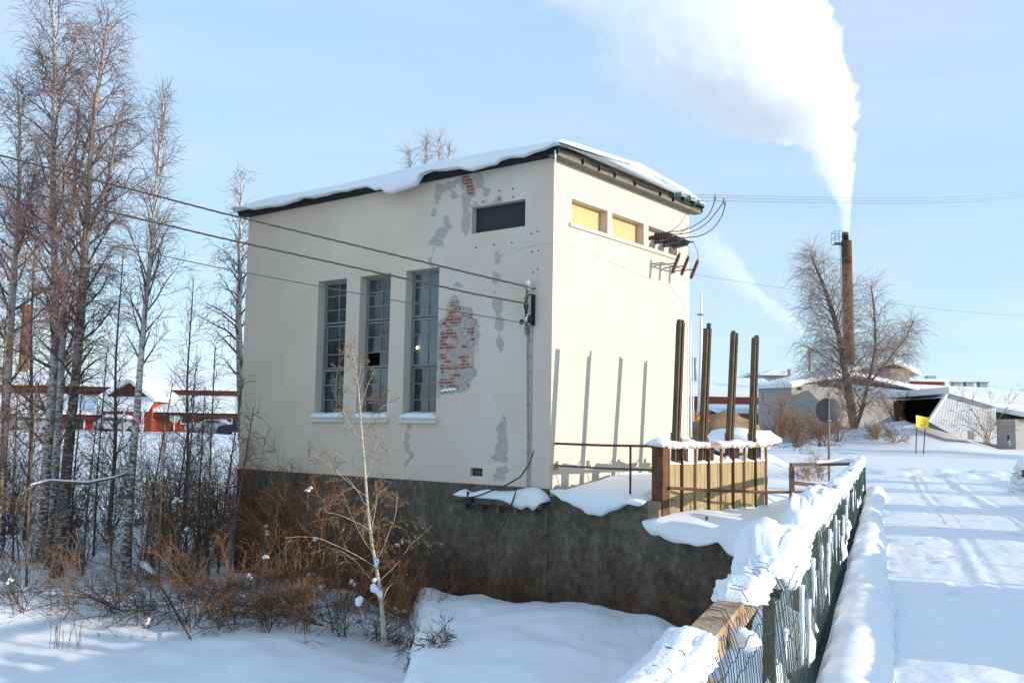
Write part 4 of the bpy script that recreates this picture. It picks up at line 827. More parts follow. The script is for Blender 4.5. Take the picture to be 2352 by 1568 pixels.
m = MB(); m.blob(FP(2.90, .03, .87), (.06, .07, .04), 7, .3, 9); m.build('snow_tuft', M['crust'], LF, True)
rg = random.Random(12)
for k in range(24):                                         # lumps caught behind the mesh on the lower rail
    a = 2.4+k*.92+rg.uniform(-.3, .3); m = MB(); m.blob(FP(a, -.08, .33+rg.uniform(0, .08)), (.12+rg.uniform(0, .05), .20+rg.uniform(0, .16), .15+rg.uniform(0, .12)), k, .3, 9); m.build('rail_clump', M['snow'], LF, True)
for k in range(24):                                         # frost columns hanging in the mesh
    a = 3.9+k*.58+rg.uniform(-.15, .15); L_ = rg.uniform(.2, .5); z1 = rg.uniform(.66, .85); m = MB(); l_ = .085+rg.uniform(-.02, .03)
    pts = [FP(a+.02*math.sin(q*1.3+k), l_, z1-L_*q/7) for q in range(8)]; m.tube(pts, [.014*(1-.6*q/7)*(1+.35*rg.uniform(-1, 1)) for q in range(8)], 6); m.build('icicle', M['ice'], LF, True)
def RP(a, l, z): return R(a, 3.55+l, z)
RF = fence('mesh_fence', 'snow laden mesh fence on the upstream side of the bridge', RP, -13, 24., -1, 9, 0)
for k, (a0, a1) in enumerate(((-13, -3), (-2.8, 5.6), (5.7, 13.2), (13.4, 18.6), (18.8, 23.9))): railsnow(RF, RP, a0, a1, lambda a: .15+.08*float(vn(a*.9, 0, 0, 301)), lambda a: .17, 311+k*3, step=.1)
# unseen snow panels added to the upstream mesh to cast shade on the road
for a0, a1 in ((7.6, 11.6), (16.6, 18.4), (21.6, 23.6), (-6, 4.4)):
    rings = []
    for a in np.arange(a0, a1, .12):
        e = float(np.clip(min((a-a0)/.3, (a1-a)/.3), 0, 1))**.5; w_ = .05+.03*float(vn(a*2, 0, 0, 331)); top = .9-.04*float(vn(a*1.6, 1, 0, 333)); lo = .08+.05*float(vn(a*1.3, 4, 0, 335)); md = (top+lo)/2
        rings.append([RP(a, -.09+l_*w_, md+(z_-md)*(.3+.7*e)) for l_, z_ in ((-1, lo), (-1.3, md), (-1, top), (1, top), (1.3, md), (1, lo))])
    m = MB(); m.loft(rings); m.build('added_shade_snow', M['snow'], RF, True)
# ------------------------------------------------------------------ bare trees and shrubs
def tubes_mesh(name, polys, sides, m, parent=None):
    """polys: list of (points list, r0, r1); one mesh of tapered tubes"""
    by = {}
    for p, r0, r1 in polys: by.setdefault(len(p), []).append((p, r0, r1))
    V = []; Q = []; n = 0
    for L, g in by.items():
        P = np.array([q[0] for q in g], float); r0 = np.array([q[1] for q in g]); r1 = np.array([q[2] for q in g]); u = np.linspace(0, 1, L)
        Rr = r0[:, None]*(1-u)[None]+r1[:, None]*u[None]
        tg = np.gradient(P, axis=1); tg /= np.linalg.norm(tg, axis=2, keepdims=True)+1e-9
        ref = np.where(np.abs(tg[..., 2:3]) > .8, np.array([1., .2, 0]), np.array([0.1, .1, 1.])); x = np.cross(tg, ref); x /= np.linalg.norm(x, axis=2, keepdims=True)+1e-9; y = np.cross(tg, x)
        an = np.arange(sides)*2*math.pi/sides
        vv = P[:, :, None]+Rr[:, :, None, None]*(x[:, :, None]*np.cos(an)[None, None, :, None]+y[:, :, None]*np.sin(an)[None, None, :, None])
        ii = n+np.arange(len(g)*L*sides).reshape(len(g), L, sides); n += len(g)*L*sides; V.append(vv.reshape(-1, 3))
        nx_ = np.roll(ii, -1, 2); Q.append(np.stack([ii[:, :-1], nx_[:, :-1], nx_[:, 1:], ii[:, 1:]], -1).reshape(-1, 4))
    return quads(name, np.concatenate(V), np.concatenate(Q), m, parent, sides > 4)
def shoot(rg, p, d, L, n, droop, wob, up=0.):
    x, y, z = p; dx, dy, dz = d; st = L/n; P = [(x, y, z)]
    for i in range(n):
        u = i/n; dx += rg.gauss(0, wob); dy += rg.gauss(0, wob); dz += rg.gauss(0, wob)-droop*u+up*(1-u)
        q = math.sqrt(dx*dx+dy*dy+dz*dz); dx /= q; dy /= q; dz /= q; x += dx*st; y += dy*st; z += dz*st; P.append((x, y, z))
    return P, (dx, dy, dz)
def along(P, u):
    f = u*(len(P)-1); i = min(int(f), len(P)-2); f -= i; a, b = P[i], P[i+1]
    d = (b[0]-a[0], b[1]-a[1], b[2]-a[2]); q = math.sqrt(d[0]**2+d[1]**2+d[2]**2)+1e-9
    return (a[0]+d[0]*f, a[1]+d[1]*f, a[2]+d[2]*f), (d[0]/q, d[1]/q, d[2]/q)
def side(rg, d, ang, az):
    v = Vector(d); x = v.orthogonal().normalized(); y = v.cross(x); w_ = v*math.cos(ang)+(x*math.cos(az)+y*math.sin(az))*math.sin(ang); return (w_.x, w_.y, w_.z)
def smooth_line(P, n):
    P = np.array(P, float); k = len(P); u = np.linspace(0, k-1, n); r = np.stack([np.interp(u, np.arange(k), P[:, j]) for j in range(3)], -1)
    for _ in range(3): r[1:-1] = (r[:-2]+2*r[1:-1]+r[2:])/4
    return [tuple(q) for q in r]
def crown(rg, T, r0, nl, u0, len_k, sub, twigs, droop, ang=(.6, 1.05), up=.05, leaf=None, tw_r=.004, tl=.5, u1=.99, lr=1.):
    H = sum(math.dist(T[i], T[i+1]) for i in range(len(T)-1)); limb = []; thin = []; tips = []
    for i in range(nl):
        u = u0+(u1-u0)*((i+rg.random())/nl)**.9; p, d = along(T, u); az = i*2.4+rg.uniform(-.5, .5)
        L = H*len_k*(1.03-u)**.65*rg.uniform(.55, 1.15)*min(1, .55+(u-u0)*3); a = rg.uniform(*ang)*(1.1-.35*u)
        P, e = shoot(rg, p, side(rg, d, a, az), L, 8, droop*.35, .10, up); rl = min(r0*(1-u)*.36+.005, .05)*lr; limb.append((P, rl, .004)); thin_n = max(3, int(sub*L))
        for j in range(thin_n):
            v = .15+.85*(j+rg.random())/thin_n; q, f = along(P, v); l2 = (L*.42*(1.15-v)+.15)*rg.uniform(.5, 1.2)
            P2, e2 = shoot(rg, q, side(rg, f, rg.uniform(.5, 1.0), rg.uniform(0, 6.28)), l2, 5, droop*.8, .13); thin.append((P2, max(.0035, rl*.35*(1-v)+.003), .0025))
            nt3 = max(2, int(twigs*l2))
            for k in range(nt3):
                w_ = (k+rg.random())/nt3; s_, g = along(P2, w_); P3, e3 = shoot(rg, s_, side(rg, g, rg.uniform(.4, 1.0), rg.uniform(0, 6.28)), tl*rg.uniform(.4, 1.1), 4, droop, .10); thin.append((P3, tw_r, tw_r*.55)); tips.append(P3)
    return limb, thin, tips
def leaves(rg, tips, n, name, m, parent, size=.02):
    V = []; Q = []
    for _ in range(n):
        P = rg.choice(tips); p, d = along(P, rg.random()**.6); a = rg.uniform(0, 6.28); s_ = size*rg.uniform(.6, 1.3); q = Vector((math.cos(a)*s_*.45, math.sin(a)*s_*.45, rg.uniform(-.3, .3)*s_)); t0 = Vector((rg.uniform(-.4, .4), rg.uniform(-.4, .4), -1)).normalized()*s_
        c = Vector(p)+Vector((0, 0, -.004)); b = len(V); V += [c-q*.3, c+t0*.5-q, c+t0*1.1, c+t0*.5+q]; Q.append((b, b+1, b+2, b+3))
    return quads(name, [tuple(v) for v in V], Q, m, parent)
def tree(name, label, cat, trunks, r0, seed, nl, u0, len_k, sub, twigs, droop, bark, twigm, group=None, leaf=0, tw_r=.0058, tl=.5, ang=(.6, 1.05), up=.05, rtop=.012, leaf_size=.02, lr=1.):
    rg = random.Random(seed); base = trunks[0][0]; o = thing(name, label, cat, tuple(base), group); tk = []; limbs = []; thin = []; tips = []
    for i, T in enumerate(trunks):
        T = smooth_line(T, 26); rr = r0 if not hasattr(r0, '__len__') else r0[i]; m_ = MB()
        m_.tube(T, [rtop+(rr-rtop)*(1-k/25.)**.85*(1+.35*max(0, 1-k/2.)*(i == 0)) for k in range(26)], 9); tk.append(m_)
        a, b, c = crown(rg, T, rr, nl if i == 0 else int(nl*.6), u0 if i == 0 else .12, len_k, sub, twigs, droop, ang, up, tw_r=tw_r, tl=tl, lr=lr); limbs += a; thin += b; tips += c
    mm = MB()
    for q in tk: mm.add(q.v, q.f)
    mm.build('trunk', bark, o, True); tubes_mesh('limbs', limbs, 5, M['bark_dark'] if bark in (M['bark'], M['bark_mid']) else bark, o); tubes_mesh('crown', thin, 3, twigm, o)
    if leaf: leaves(rg, tips, leaf, 'leaves', M['leaf'], o, leaf_size)
    return o, tips
def pxs(L, y0, dy=0.): return [tuple(px(u, v, y0+dy*k/(len(L)-1))) for k, (u, v) in enumerate(L)]
GB = 'birches on the left bank'
tree('birch_tree', 'tallest birch on the left bank, white trunk running out of the top of the photo', 'tree', [pxs([(92, 1290), (100, 1200), (112, 990), (124, 877), (129, 733), (124, 562), (120, 352), (127, 232), (126, 112), (120, -30), (118, -110)], 26.5), pxs([(126, 245), (145, 200), (158, 140), (172, 95), (190, 60)], 26.5, .6), pxs([(126, 232), (112, 195), (102, 150), (92, 120)], 26.5, -.5)], [.16, .04, .035], 1, 58, .16, .235, 7.5, 11, .26, M['bark'], M['twig'], GB, tl=.62)
tree('birch_tree', 'dark trunked forked birch, second trunk of the close pair in the left clump', 'tree', [pxs([(131, 1325), (157, 1040), (164, 958), (177, 845), (188, 717), (193, 604), (199, 525), (204, 424), (210, 322), (221, 225), (232, 157), (246, 60), (250, 20)], 25.6), pxs([(196, 560), (228, 470), (252, 410), (262, 340), (270, 285), (290, 235)], 25.6, -.8)], [.15, .06], 2, 60, .2, .24, 7.5, 12, .3, M['bark_mid'], M['twig'], GB, tl=.6)
tree('birch_tree', 'slender pale birch leaning against the dark trunked one', 'tree', [pxs([(114, 1306), (121, 1186), (132, 1008), (141, 877), (145, 749), (151, 620), (161, 525), (169, 431), (180, 390), (196, 345), (206, 307), (214, 240)], 26.0), pxs([(172, 425), (174, 350), (178, 290), (182, 240), (186, 170)], 26., .5)], [.115, .04], 3, 36, .3, .16, 7, 11, .28, M['bark'], M['twig'], GB)
tree('birch_tree', 'birch at the left edge of the photo', 'tree', [pxs([(-4, 1250), (6, 1038), (19, 845), (24, 749), (34, 604), (36, 562), (45, 450), (46, 330), (43, 244), (40, 190)], 27.), pxs([(36, 562), (60, 480), (75, 420), (84, 360)], 27., .5)], [.14, .04], 4, 50, .2, .24, 7.5, 11, .28, M['bark'], M['twig'], GB)
tree('birch_tree', 'thin upright birch standing alone to the right of the clump', 'tree', [pxs([(289, 1330), (303, 1044), (317, 942), (321, 845), (329, 765), (337, 668), (347, 588), (349, 555), (360, 431), (364, 337), (375, 244), (378, 225)], 25.2)], .105, 5, 52, .26, .21, 7, 9, .02, M['bark'], M['twig'], GB, ang=(.4, .75), up=.10)
tree('birch_tree', 'birch half hidden behind the left edge of the power house', 'tree', [pxs([(560, 1010), (552, 900), (551, 813), (546, 717), (553, 652), (548, 600), (553, 530), (554, 450), (555, 400)], 33.)], .15, 6, 44, .12, .24, 6.5, 10, .38, M['bark'], M['twig'], GB, leaf=1600, leaf_size=.035)
tree('birch_tree', 'birch crown showing just above the snowy roof ridge', 'tree', [pxs([(985, 980), (982, 800), (978, 500), (980, 400), (980, 318)], 44.), pxs([(982, 600), (1000, 470), (1008, 390), (1008, 316)], 44.), pxs([(980, 620), (955, 470), (945, 400), (938, 346)], 44.), pxs([(984, 600), (1020, 480), (1030, 400), (1032, 340)], 44.)], [.16, .07, .07, .07], 7, 40, .3, .10, 3.4, 5, .02, M['bark'], M['twig_tan'], None, tl=.8, ang=(.35, .6), up=.12, tw_r=.007)
rg = random.Random(77)
for i, (x0, y0, x1, y1, D, r) in enumerate(((-30, 1270, -60, 260, 29, .11), (60, 1240, 88, 420, 30, .08), (250, 1230, 285, 560, 30, .07), (420, 1220, 445, 640, 31, .06), (-10, 1290, 30, 560, 24.5, .06))):
    tree('birch_tree', ['birch beyond the left edge of the photo', 'background birch between the two leftmost trunks', 'background birch right of the dark trunk', 'small background birch before the red barn', 'thin young birch at the lower left edge'][i], 'tree', [pxs([(x0, y0), (x0*.7+x1*.3+5, y0*.7+y1*.3), (x0*.4+x1*.6-6, y0*.4+y1*.6), (x1, y1)], D)], r, 30+i, 36, .15, .23, 7, 10, .2, M['bark_mid'], M['twig'], GB)
for i in range(15):                                          # thin saplings
    x0 = [160, 215, 255, 330, 365, 395, 425, 455, 478, 500, 522, 535, 60, 30, 190][i]; D = rg.uniform(24, 30); y1 = rg.uniform(780, 980); x1 = x0+rg.uniform(5, 60)+(15 if i % 3 == 0 else 0)
    yb = 784+FPX*.0911-(1176-x0)*.0173+(EYE-gz(*px(x0, 1200, D)[:2]))*FPX/D
    tree('sapling', 'thin dark leafless sapling in the thicket on the left bank', 'sapling', [pxs([(x0, yb+6), (x0*.6+x1*.4-4, yb*.6+y1*.4), (x1, y1)], D)], .035, 50+i, 22, .15, .2, 6, 8, .1, M['bark_dark'], M['twig_dark'], 'saplings in the thicket', ang=(.4, .8))
# young birch in front of the foundation
YB, tips = tree('young_birch', 'young birch with clinging dry leaves before the dark foundation', 'tree', [pxs([(883, 1483), (877, 1380), (869, 1331), (861, 1281), (849, 1222), (843, 1149), (836, 1050), (829, 979), (825, 905), (819, 855), (809, 800)], 18.6)], .045, 8, 30, .1, .36, 5, 8, .42, mat('young_birch_bark', (.50, .43, .34), .8, .15, 5, c2=(.16, .10, .06), stretch=(2, 2, 5), thr=(.5, .7)), M['twig_tan'], None, leaf=2600, tw_r=.0032, tl=.3, rtop=.006, lr=.5, leaf_size=.026)
for k, (u, v, r) in enumerate(((866, 1290, .05), (864, 1297, .035), (860, 1332, .04), (858, 1350, .065), (866, 1356, .05), (873, 1364, .055), (824, 1381, .07), (828, 1376, .05))):
    m = MB(); m.blob(px(u, v, 18.55), (r, r, r*1.3), k, .3, 8); m.build('snow_clump', M['snow'], YB, True)
def gp(u, v):
    r = ray(u, v); t = np.arange(6, 80, .06); p = np.array([0, 0, EYE])+r[None]*(t/r[1])[:, None]
    return p[int(np.argmax(p[:, 2] < hgt(p[:, 0], p[:, 1])))]
def bush(name, label, u, v, D, hpx, spread, n, m, seed, group=None, twigs=14, tilt=0., leaf=0, lean=0., flat=1., r=.012, snow=0, tr=.0045):
    rg = random.Random(seed); b = px(u, v, D) if D > 28 else gp(u, v); h = hpx*b[1]/FPX; o = thing(name, label, 'shrub', tuple(b), group); st = []; th = []; tips = []
    for i in range(n):
        az = rg.uniform(0, 6.28); tl_ = abs(rg.gauss(0, spread))+.05; d = (math.cos(az)*math.sin(tl_)+lean, math.sin(az)*math.sin(tl_), math.cos(tl_)*flat); q = math.sqrt(sum(x*x for x in d)); d = tuple(x/q for x in d)
        L = h*rg.uniform(.45, 1.15); P, e = shoot(rg, (b[0]+rg.gauss(0, .12), b[1]+rg.gauss(0, .12), b[2]-.1), d, L, 8, .06 if flat > .5 else .10, .10); st.append((P, r*rg.uniform(.5, 1.6), .003))
        for j in range(twigs):
            w_ = .15+.85*(j+rg.random())/twigs; s_, g = along(P, w_); l2 = L*.42*(1.15-w_)*rg.uniform(.4, 1.4)+.1; P2, e = shoot(rg, s_, side(rg, g, rg.uniform(.3, .95), rg.uniform(0, 6.28)), l2, 5, .04, .17); th.append((P2, .005, .0025)); tips.append(P2)
            for k in range(3): s2, g2 = along(P2, rg.uniform(.2, .95)); P3, e = shoot(rg, s2, side(rg, g2, rg.uniform(.3, .9), rg.uniform(0, 6.28)), l2*.45+.05, 3, .05, .12); th.append((P3, tr, tr*.6)); tips.append(P3)
    tubes_mesh('stems', st, 5, m if m is not M['twig_orange'] else M['twig_tan'], o); tubes_mesh('twigs', th, 3, m, o)
    if leaf: leaves(rg, tips, leaf, 'leaves', M['leaf'], o)
    for k in range(snow):
        P = rg.choice(st)[0]; p, _ = along(P, rg.uniform(.3, .8)); mm = MB(); [mm.blob((p[0]+rg.gauss(0, .05), p[1], p[2]+rg.gauss(0, .03)), (.05*rg.uniform(.5, 1.3), .05, .04*rg.uniform(.6, 1.3)), k+seed+j_, .5, 7) for j_ in range(3)]; mm.build('snow_clump', M['snow'], o, True)
    return o
GO = 'orange willow shrubs before the foundation'
for i, (u, v, D, h, s, n) in enumerate(((590, 1320, 25.2, 310, .55, 17), (655, 1345, 24.0, 320, .6, 17), (720, 1375, 22.6, 320, .65, 17), (790, 1400, 21.2, 290, .7, 15), (900, 1425, 20.2, 240, .7, 13), (950, 1440, 19.9, 190, .7, 9))):
    bush('willow_shrub', ['orange twigged willow shrub at the left corner of the foundation', 'orange twigged willow shrub second from the house corner', 'orange twigged willow shrub midway between corner and young birch', 'orange twigged willow shrub just left of the young birch', 'orange twigged willow shrub right behind the young birch', 'small orange twigged shrub beside the snow shelf'][i], u, v, D, h, s, n, M['twig_orange'], 200+i, GO, 15, snow=3 if i in (0, 2, 3, 4) else 1)
GD = 'dark bare shrubs on the left bank'
dl = ['dark bare shrub rising against the left corner of the house wall', 'broad black shrub at the heart of the thicket', 'dense dark shrub left of the thicket heart', 'dark shrub under the close birch pair', 'low dark shrub left of the white trunk', 'dark shrub at the left edge of the photo', 'dark shrub behind the thicket near the barn', 'tall dark shrub between birch and house', 'dark shrub in the middle distance left', 'dark shrub right behind the leaning sapling', 'bare shrub behind the birch trunks on the slope', 'bare shrub on the slope at the far left', 'bare shrub furthest up the snowy slope']
for i, (u, v, D, h, s, n) in enumerate(((585, 1310, 27.0, 340, .24, 22), (420, 1345, 24.0, 250, .5, 34), (335, 1330, 25.0, 240, .45, 28), (190, 1300, 26.0, 230, .45, 24), (60, 1290, 25.5, 250, .42, 22), (-5, 1280, 24., 280, .4, 20), (470, 1270, 29., 260, .4, 26), (515, 1290, 27., 310, .3, 24), (250, 1240, 31., 260, .42, 26), (385, 1250, 30., 270, .4, 26), (150, 1230, 33., 240, .4, 24), (20, 1220, 32., 260, .4, 24), (320, 1200, 36., 230, .4, 22))):
    bush('bare_shrub', dl[i], u, v, D, h, s, n, M['twig_dark'], 220+i, GD, 13, snow=2 if i in (1, 2) else 0)
GF = 'sprawling branches lying on the snow'
for i, (u, v, h, s_, n, mm) in enumerate(((60, 1400, 200, .7, 9, 'twig_dark'), (150, 1415, 170, .8, 9, 'twig_tan'), (240, 1425, 190, .8, 10, 'twig_dark'), (345, 1430, 200, .8, 11, 'twig_dark'), (440, 1440, 210, .75, 11, 'twig_dark'), (530, 1440, 230, .7, 11, 'twig_orange'), (620, 1450, 240, .7, 12, 'twig_dark'), (700, 1455, 230, .7, 12, 'twig_orange'), (780, 1460, 210, .75, 11, 'twig_dark'), (845, 1465, 150, .8, 9, 'twig_dark'))):
    bush('low_shrub', ['low dark shrub on the snow at the lower left edge', 'low tan shrub behind the dry stalks', 'low dark shrub below the close birch pair', 'low dark shrub beside the leaning log', 'low dark shrub below the thicket heart', 'low orange shrub below the left house corner', 'low dark shrub in front of the orange willows', 'low orange shrub in front of the willows', 'low dark shrub left of the young birch foot', 'smallest dark shrub against the young birch foot'][i], u, v, 20, h, s_, n, M[mm], 280+i, 'low shrubs along the river edge', 12, snow=1 if i % 3 == 0 else 0, r=.009)
fl = ['sprawling dark branch reaching left over the snow below the thicket', 'sprawling branch pointing down to the river snow', 'low branchy tangle before the thicket', 'dark low branches below the orange shrubs', 'drooping black branches left of the young birch base', 'low branches right of the thicket', 'tangle of twigs at the foot of the young birch', 'small twig fan poking out of the snow shelf', 'small twig fan at the lip of the snow shelf', 'twigs leaning over the left edge snow']
for i, (u, v, D, h, ln, n) in enumerate(((330, 1400, 20.5, 290, -1.2, 12), (400, 1400, 20.2, 220, -.2, 12), (470, 1390, 20.6, 230, .4, 14), (640, 1410, 20.0, 290, -.9, 14), (745, 1435, 19.4, 260, -.5, 14), (560, 1395, 20.8, 230, .7, 13), (880, 1470, 18.5, 120, .5, 10), (1010, 1478, 17.6, 62, .0, 8), (945, 1490, 17.8, 60, .1, 8), (40, 1410, 20.5, 200, -.6, 8))):
    bush('fallen_branch', fl[i], u, v, D, h, 1.0, n, M['twig_dark'], 250+i, GF, 11, lean=ln, flat=.28 if i < 7 else .6, r=.014 if i < 7 else .005, snow=2 if i in (0, 2, 4) else 0)
m = MB(); pts = [gp(x_, y_)*.99+np.array([0, 0, .01*EYE+h_]) for x_, y_, h_ in ((300, 1330, .42), (330, 1338, .40), (352, 1350, .3), (385, 1392, .18), (415, 1440, .12), (438, 1470, .03))]; m.tube(pts, [.035, .04, .04, .03, .025, .015], 8); LG = m.build('fallen_log', M['twig_dark'], None, True); tag(LG, 'fallen thin trunk with snow on its upper end in front of the thicket', 'log')
m = MB(); m.tube([p+np.array([0, 0, .07]) for p in pts[:3]], [.07, .09, .05], 8); m.blob(tuple(pts[0]+np.array([.2, 0, -.1])), (.09, .09, .2), 3, .3, 8); m.build('snow_load', M['snow'], LG, True)
m = MB(); pts = [px(40, 1155, 25.), px(75, 1115, 25.2), (px(115, 1105, 25.4)), px(200, 1110, 25.6), px(262, 1098, 26), px(300, 1085, 26.2)]; m.tube(pts, [.05, .05, .045, .04, .03, .02], 8); LB = m.build('bent_branch', M['bark_dark'], None, True); tag(LB, 'bowed branch carrying a strip of sunlit snow across the left trunks', 'branch')
m = MB(); m.tube([p+np.array([0, 0, .04]) for p in pts], [.01, .04, .035, .03, .025, .008], 7); m.build('snow_load', M['snow'], LB, True)
rg = random.Random(5); gr = []
for k in range(14):
    u, v = rg.uniform(112, 190), rg.uniform(1475, 1500); b = px(u, v, 17.8); b[2] = gz(b[0], b[1])-.03; P, _ = shoot(rg, tuple(b), (rg.gauss(0, .12), rg.gauss(0, .12), 1), rg.uniform(.35, .75), 5, .03, .04); gr.append((P, .005, .006 if k % 2 else .003))
tag(tubes_mesh('dry_stalks', gr, 4, M['twig_tan']), 'dry plant stalks standing in the lit snow at lower left', 'plant')
# ------------------------------------------------------------------ big tree by the far road
tree('willow_tree', 'large bare old tree with two leaning limbs in front of the tall chimney', 'tree',
     [pxs([(1963, 1037), (1962, 985), (1955, 930), (1945, 880), (1937, 820), (1925, 760), (1908, 700), (1890, 650), (1872, 610), (1862, 585)], 60.),
      pxs([(1962, 990), (1978, 950), (1992, 890), (2004, 840), (2012, 790), (2010, 740), (2006, 690), (2000, 655)], 60., -1.),
      pxs([(1994, 885), (2030, 840), (2060, 800), (2085, 770), (2098, 735)], 60., 2.)], [.31, .13, .07], 21, 84, .14, .35, 4.4, 7.5, .42, M['bark_dark'], mat('hoary_twig', (.34, .245, .20), .8, .2, 1.5), None, tl=1.5, tw_r=.0095, rtop=.03, ang=(.5, 1.1), lr=.75)
for i, (u, v, D, h, n, s, mm) in enumerate(((1775, 1018, 50, 75, 16, .55, 'twig_orange'), (1830, 1022, 50, 85, 18, .55, 'twig_orange'), (1885, 1020, 51, 80, 16, .5, 'twig_orange'), (1790, 1000, 58, 130, 14, .3, 'twig_tan'), (1925, 1010, 57, 110, 14, .4, 'twig_tan'), (2015, 1010, 57, 60, 14, .6, 'twig_tan'), (2055, 1012, 56, 50, 12, .6, 'twig_tan'), (2060, 975, 62, 95, 14, .45, 'twig_orange'), (2265, 1015, 50, 140, 10, .3, 'twig_tan'), (1880, 1105, 26.5, 75, 12, .35, 'twig_tan'), (1850, 1105, 26.3, 60, 8, .4, 'twig_tan'))):
    bush('far_shrub', ['rusty brown shrub at the left end of the hedge under the grey house', 'rusty brown shrub in the middle of the hedge', 'rusty brown shrub behind the round sign', 'tall pale shrub against the grey house wall', 'pale shrub at the foot of the big tree', 'low shrub on the bank right of the big tree', 'low shrub left of the yellow sign', 'reddish shrub before the dark shed opening', 'young bare tree at the corrugated shed', 'dry stalks behind the wooden end railing', 'thin dry stalks left of the round sign post'][i], u, v, D, h, s, n, M[mm], 300+i, None, 13, tr=.008 if D > 40 else .003, r=.02 if D > 40 else .006)
# ------------------------------------------------------------------ far buildings
def v2(p): return np.array([p[0], p[1]])
def block(mb, A, Bp, back, z0, z1):
    d = (Bp-A)/np.linalg.norm(Bp-A); n = np.array([-d[1], d[0]])*back
    return mb.hexa([(*A, z0), (*Bp, z0), (*(Bp+n), z0), (*(A+n), z0), (*A, z1), (*Bp, z1), (*(Bp+n), z1), (*(A+n), z1)])
def slope(mb, A, Bp, f0, f1, z0, z1, th=.3, ov=.3):        # a roof plane: from distance f0 (height z0) to f1 (z1) behind the front edge
    d = (Bp-A)/np.linalg.norm(Bp-A); n = np.array([-d[1], d[0]]); a, b = A-d*ov, Bp+d*ov
    P = [(*(a+n*f0), z0), (*(b+n*f0), z0), (*(b+n*f1), z1), (*(a+n*f1), z1)]
    return mb.hexa(P+[(p[0], p[1], p[2]+th) for p in P])
def window(parent, A, Bp, u, z, w_, h_, fm=None, gm=None, out=.04):
    d = (Bp-A)/np.linalg.norm(Bp-A); n = np.array([d[1], -d[0]]); c = A+d*u+n*out; rz = math.atan2(d[1], d[0])
    f = MB(); t = .12
    f.box((*(c), z+h_/2-t/2), (w_, .08, t), rz); f.box((*(c), z-h_/2+t/2), (w_, .08, t), rz)
    for sg in (-1, 1): f.box((*(c+d*sg*(w_/2-t/2)), z), (t, .08, h_-2*t), rz)
    f.box((*c, z), (.06, .06, h_-2*t), rz)
    o = f.build('window', fm or M['white'], parent); g = MB(); g.box((*(c-n*.03), z), (w_-2*t, .03, h_-2*t), rz); g.build('pane', gm or M['glass'], o)
def zat(v, u, D): return float(px(u, v, D)[2])
def barn(name, label, u0, u1, D0, D1, wallm, front, lower, clere, upper, wins=(), doors=(), zg=None):
    A, Bp = v2(px(u0, 960, D0)), v2(px(u1, 960, D1)); z0 = gz(*A)-.5; o = thing(name, label, 'barn', (*A, z0))
    m = MB(); block(m, A, Bp, 16, z0, front); m.build('wall', wallm, o)
    m = MB(); slope(m, A, Bp, -.8, 5, front, lower, .35); m.build('lower_roof', M['snow'], o)
    m = MB(); slope(m, A, Bp, -.7, -.4, front-.5, front-.35, .3, .25); m.build('eave_board', M['red_dark'], o)
    m = MB(); d = (Bp-A)/np.linalg.norm(Bp-A); n = np.array([-d[1], d[0]]); block(m, A+n*5, Bp+n*5, 9, lower-.6, clere); m.build('clerestory', wallm, o)
    m = MB(); slope(m, A, Bp, 4.2, 9.5, clere, upper, .35); slope(m, A, Bp, 9.5, 14.8, upper, clere, .35); m.build('upper_roof', M['snow'], o)
    m = MB(); slope(m, A, Bp, 4.25, 4.5, clere-.55, clere-.5, .45, .25); m.build('fascia', M['red_dark'], o)
    for x, z, w_, h_ in wins: window(o, A, Bp, x, z, w_, h_)
    for x, z, w_, h_ in doors:
        q = A+d*x-n*.05; m = MB(); m.box((*q, z), (w_, .12, h_), math.atan2(d[1], d[0])); m.build('doorway_shade', M['dark'], o)  # black slab on the wall, its colour stands for the shade inside
    return o, A, Bp
D = 100.
barn('red_barn', 'long red barn with two tiers of snowy roof left of the power house', 345, 700, 100, 100, M['red'], zat(948, 450, 100), zat(908, 450, 100), zat(893, 450, 100), zat(862, 450, 100), [(3.9, zat(966, 450, 100), 1.4, .8), (8.0, zat(967, 520, 100), 1.3, .8)], [(6.2, zat(966, 480, 100), 1.6, .9)])
m = MB(); A, Bp = v2(px(236, 960, 100)), v2(px(348, 960, 99)); zc_ = zat(945, 300, 100)
o = thing('red_barn', 'red barn gable with brown planked peak in the middle of the left background', 'barn', (*A, 0))
block(m, A, Bp, 14, -.4, zat(915, 290, 100)); m.build('wall', M['red'], o); d = (Bp-A)/np.linalg.norm(Bp-A); n = np.array([-d[1], d[0]]); mid = (A+Bp)/2+d*.2; zt = zat(876, 290, 100); ze = zat(915, 290, 100)
m = MB(); m.prism([(*(A-n*.03), ze), (*(Bp-n*.03), ze), (*(mid-n*.03), zt-.3)], (*(n*13.9), 0)); m.build('gable', M['red_dark'], o)
m = MB(); m.prism([(*(A-d*.6-n*.6), ze-.3), (*(mid-n*.6), zt), (*(mid-n*.6), zt+.4), (*(A-d*.6-n*.6), ze+.1)], (*(n*15), 0)); m.prism([(*(mid-n*.6), zt), (*(Bp+d*.6-n*.6), ze-.3), (*(Bp+d*.6-n*.6), ze+.1), (*(mid-n*.6), zt+.4)], (*(n*15), 0)); m.build('roof', M['snow'], o)
m = MB(); slope(m, A, Bp, -1.2, .2, zc_, zat(912, 300, 100), .3); m.build('lower_roof', M['snow'], o)
for x in (.5, 2.5, 4.6): m = MB(); q = A+d*x-n*.06; m.box((*q, zat(968, 290, 100)), (.25, .1, 2.2), math.atan2(d[1], d[0])); m.build('corner_board', M['white'], o)
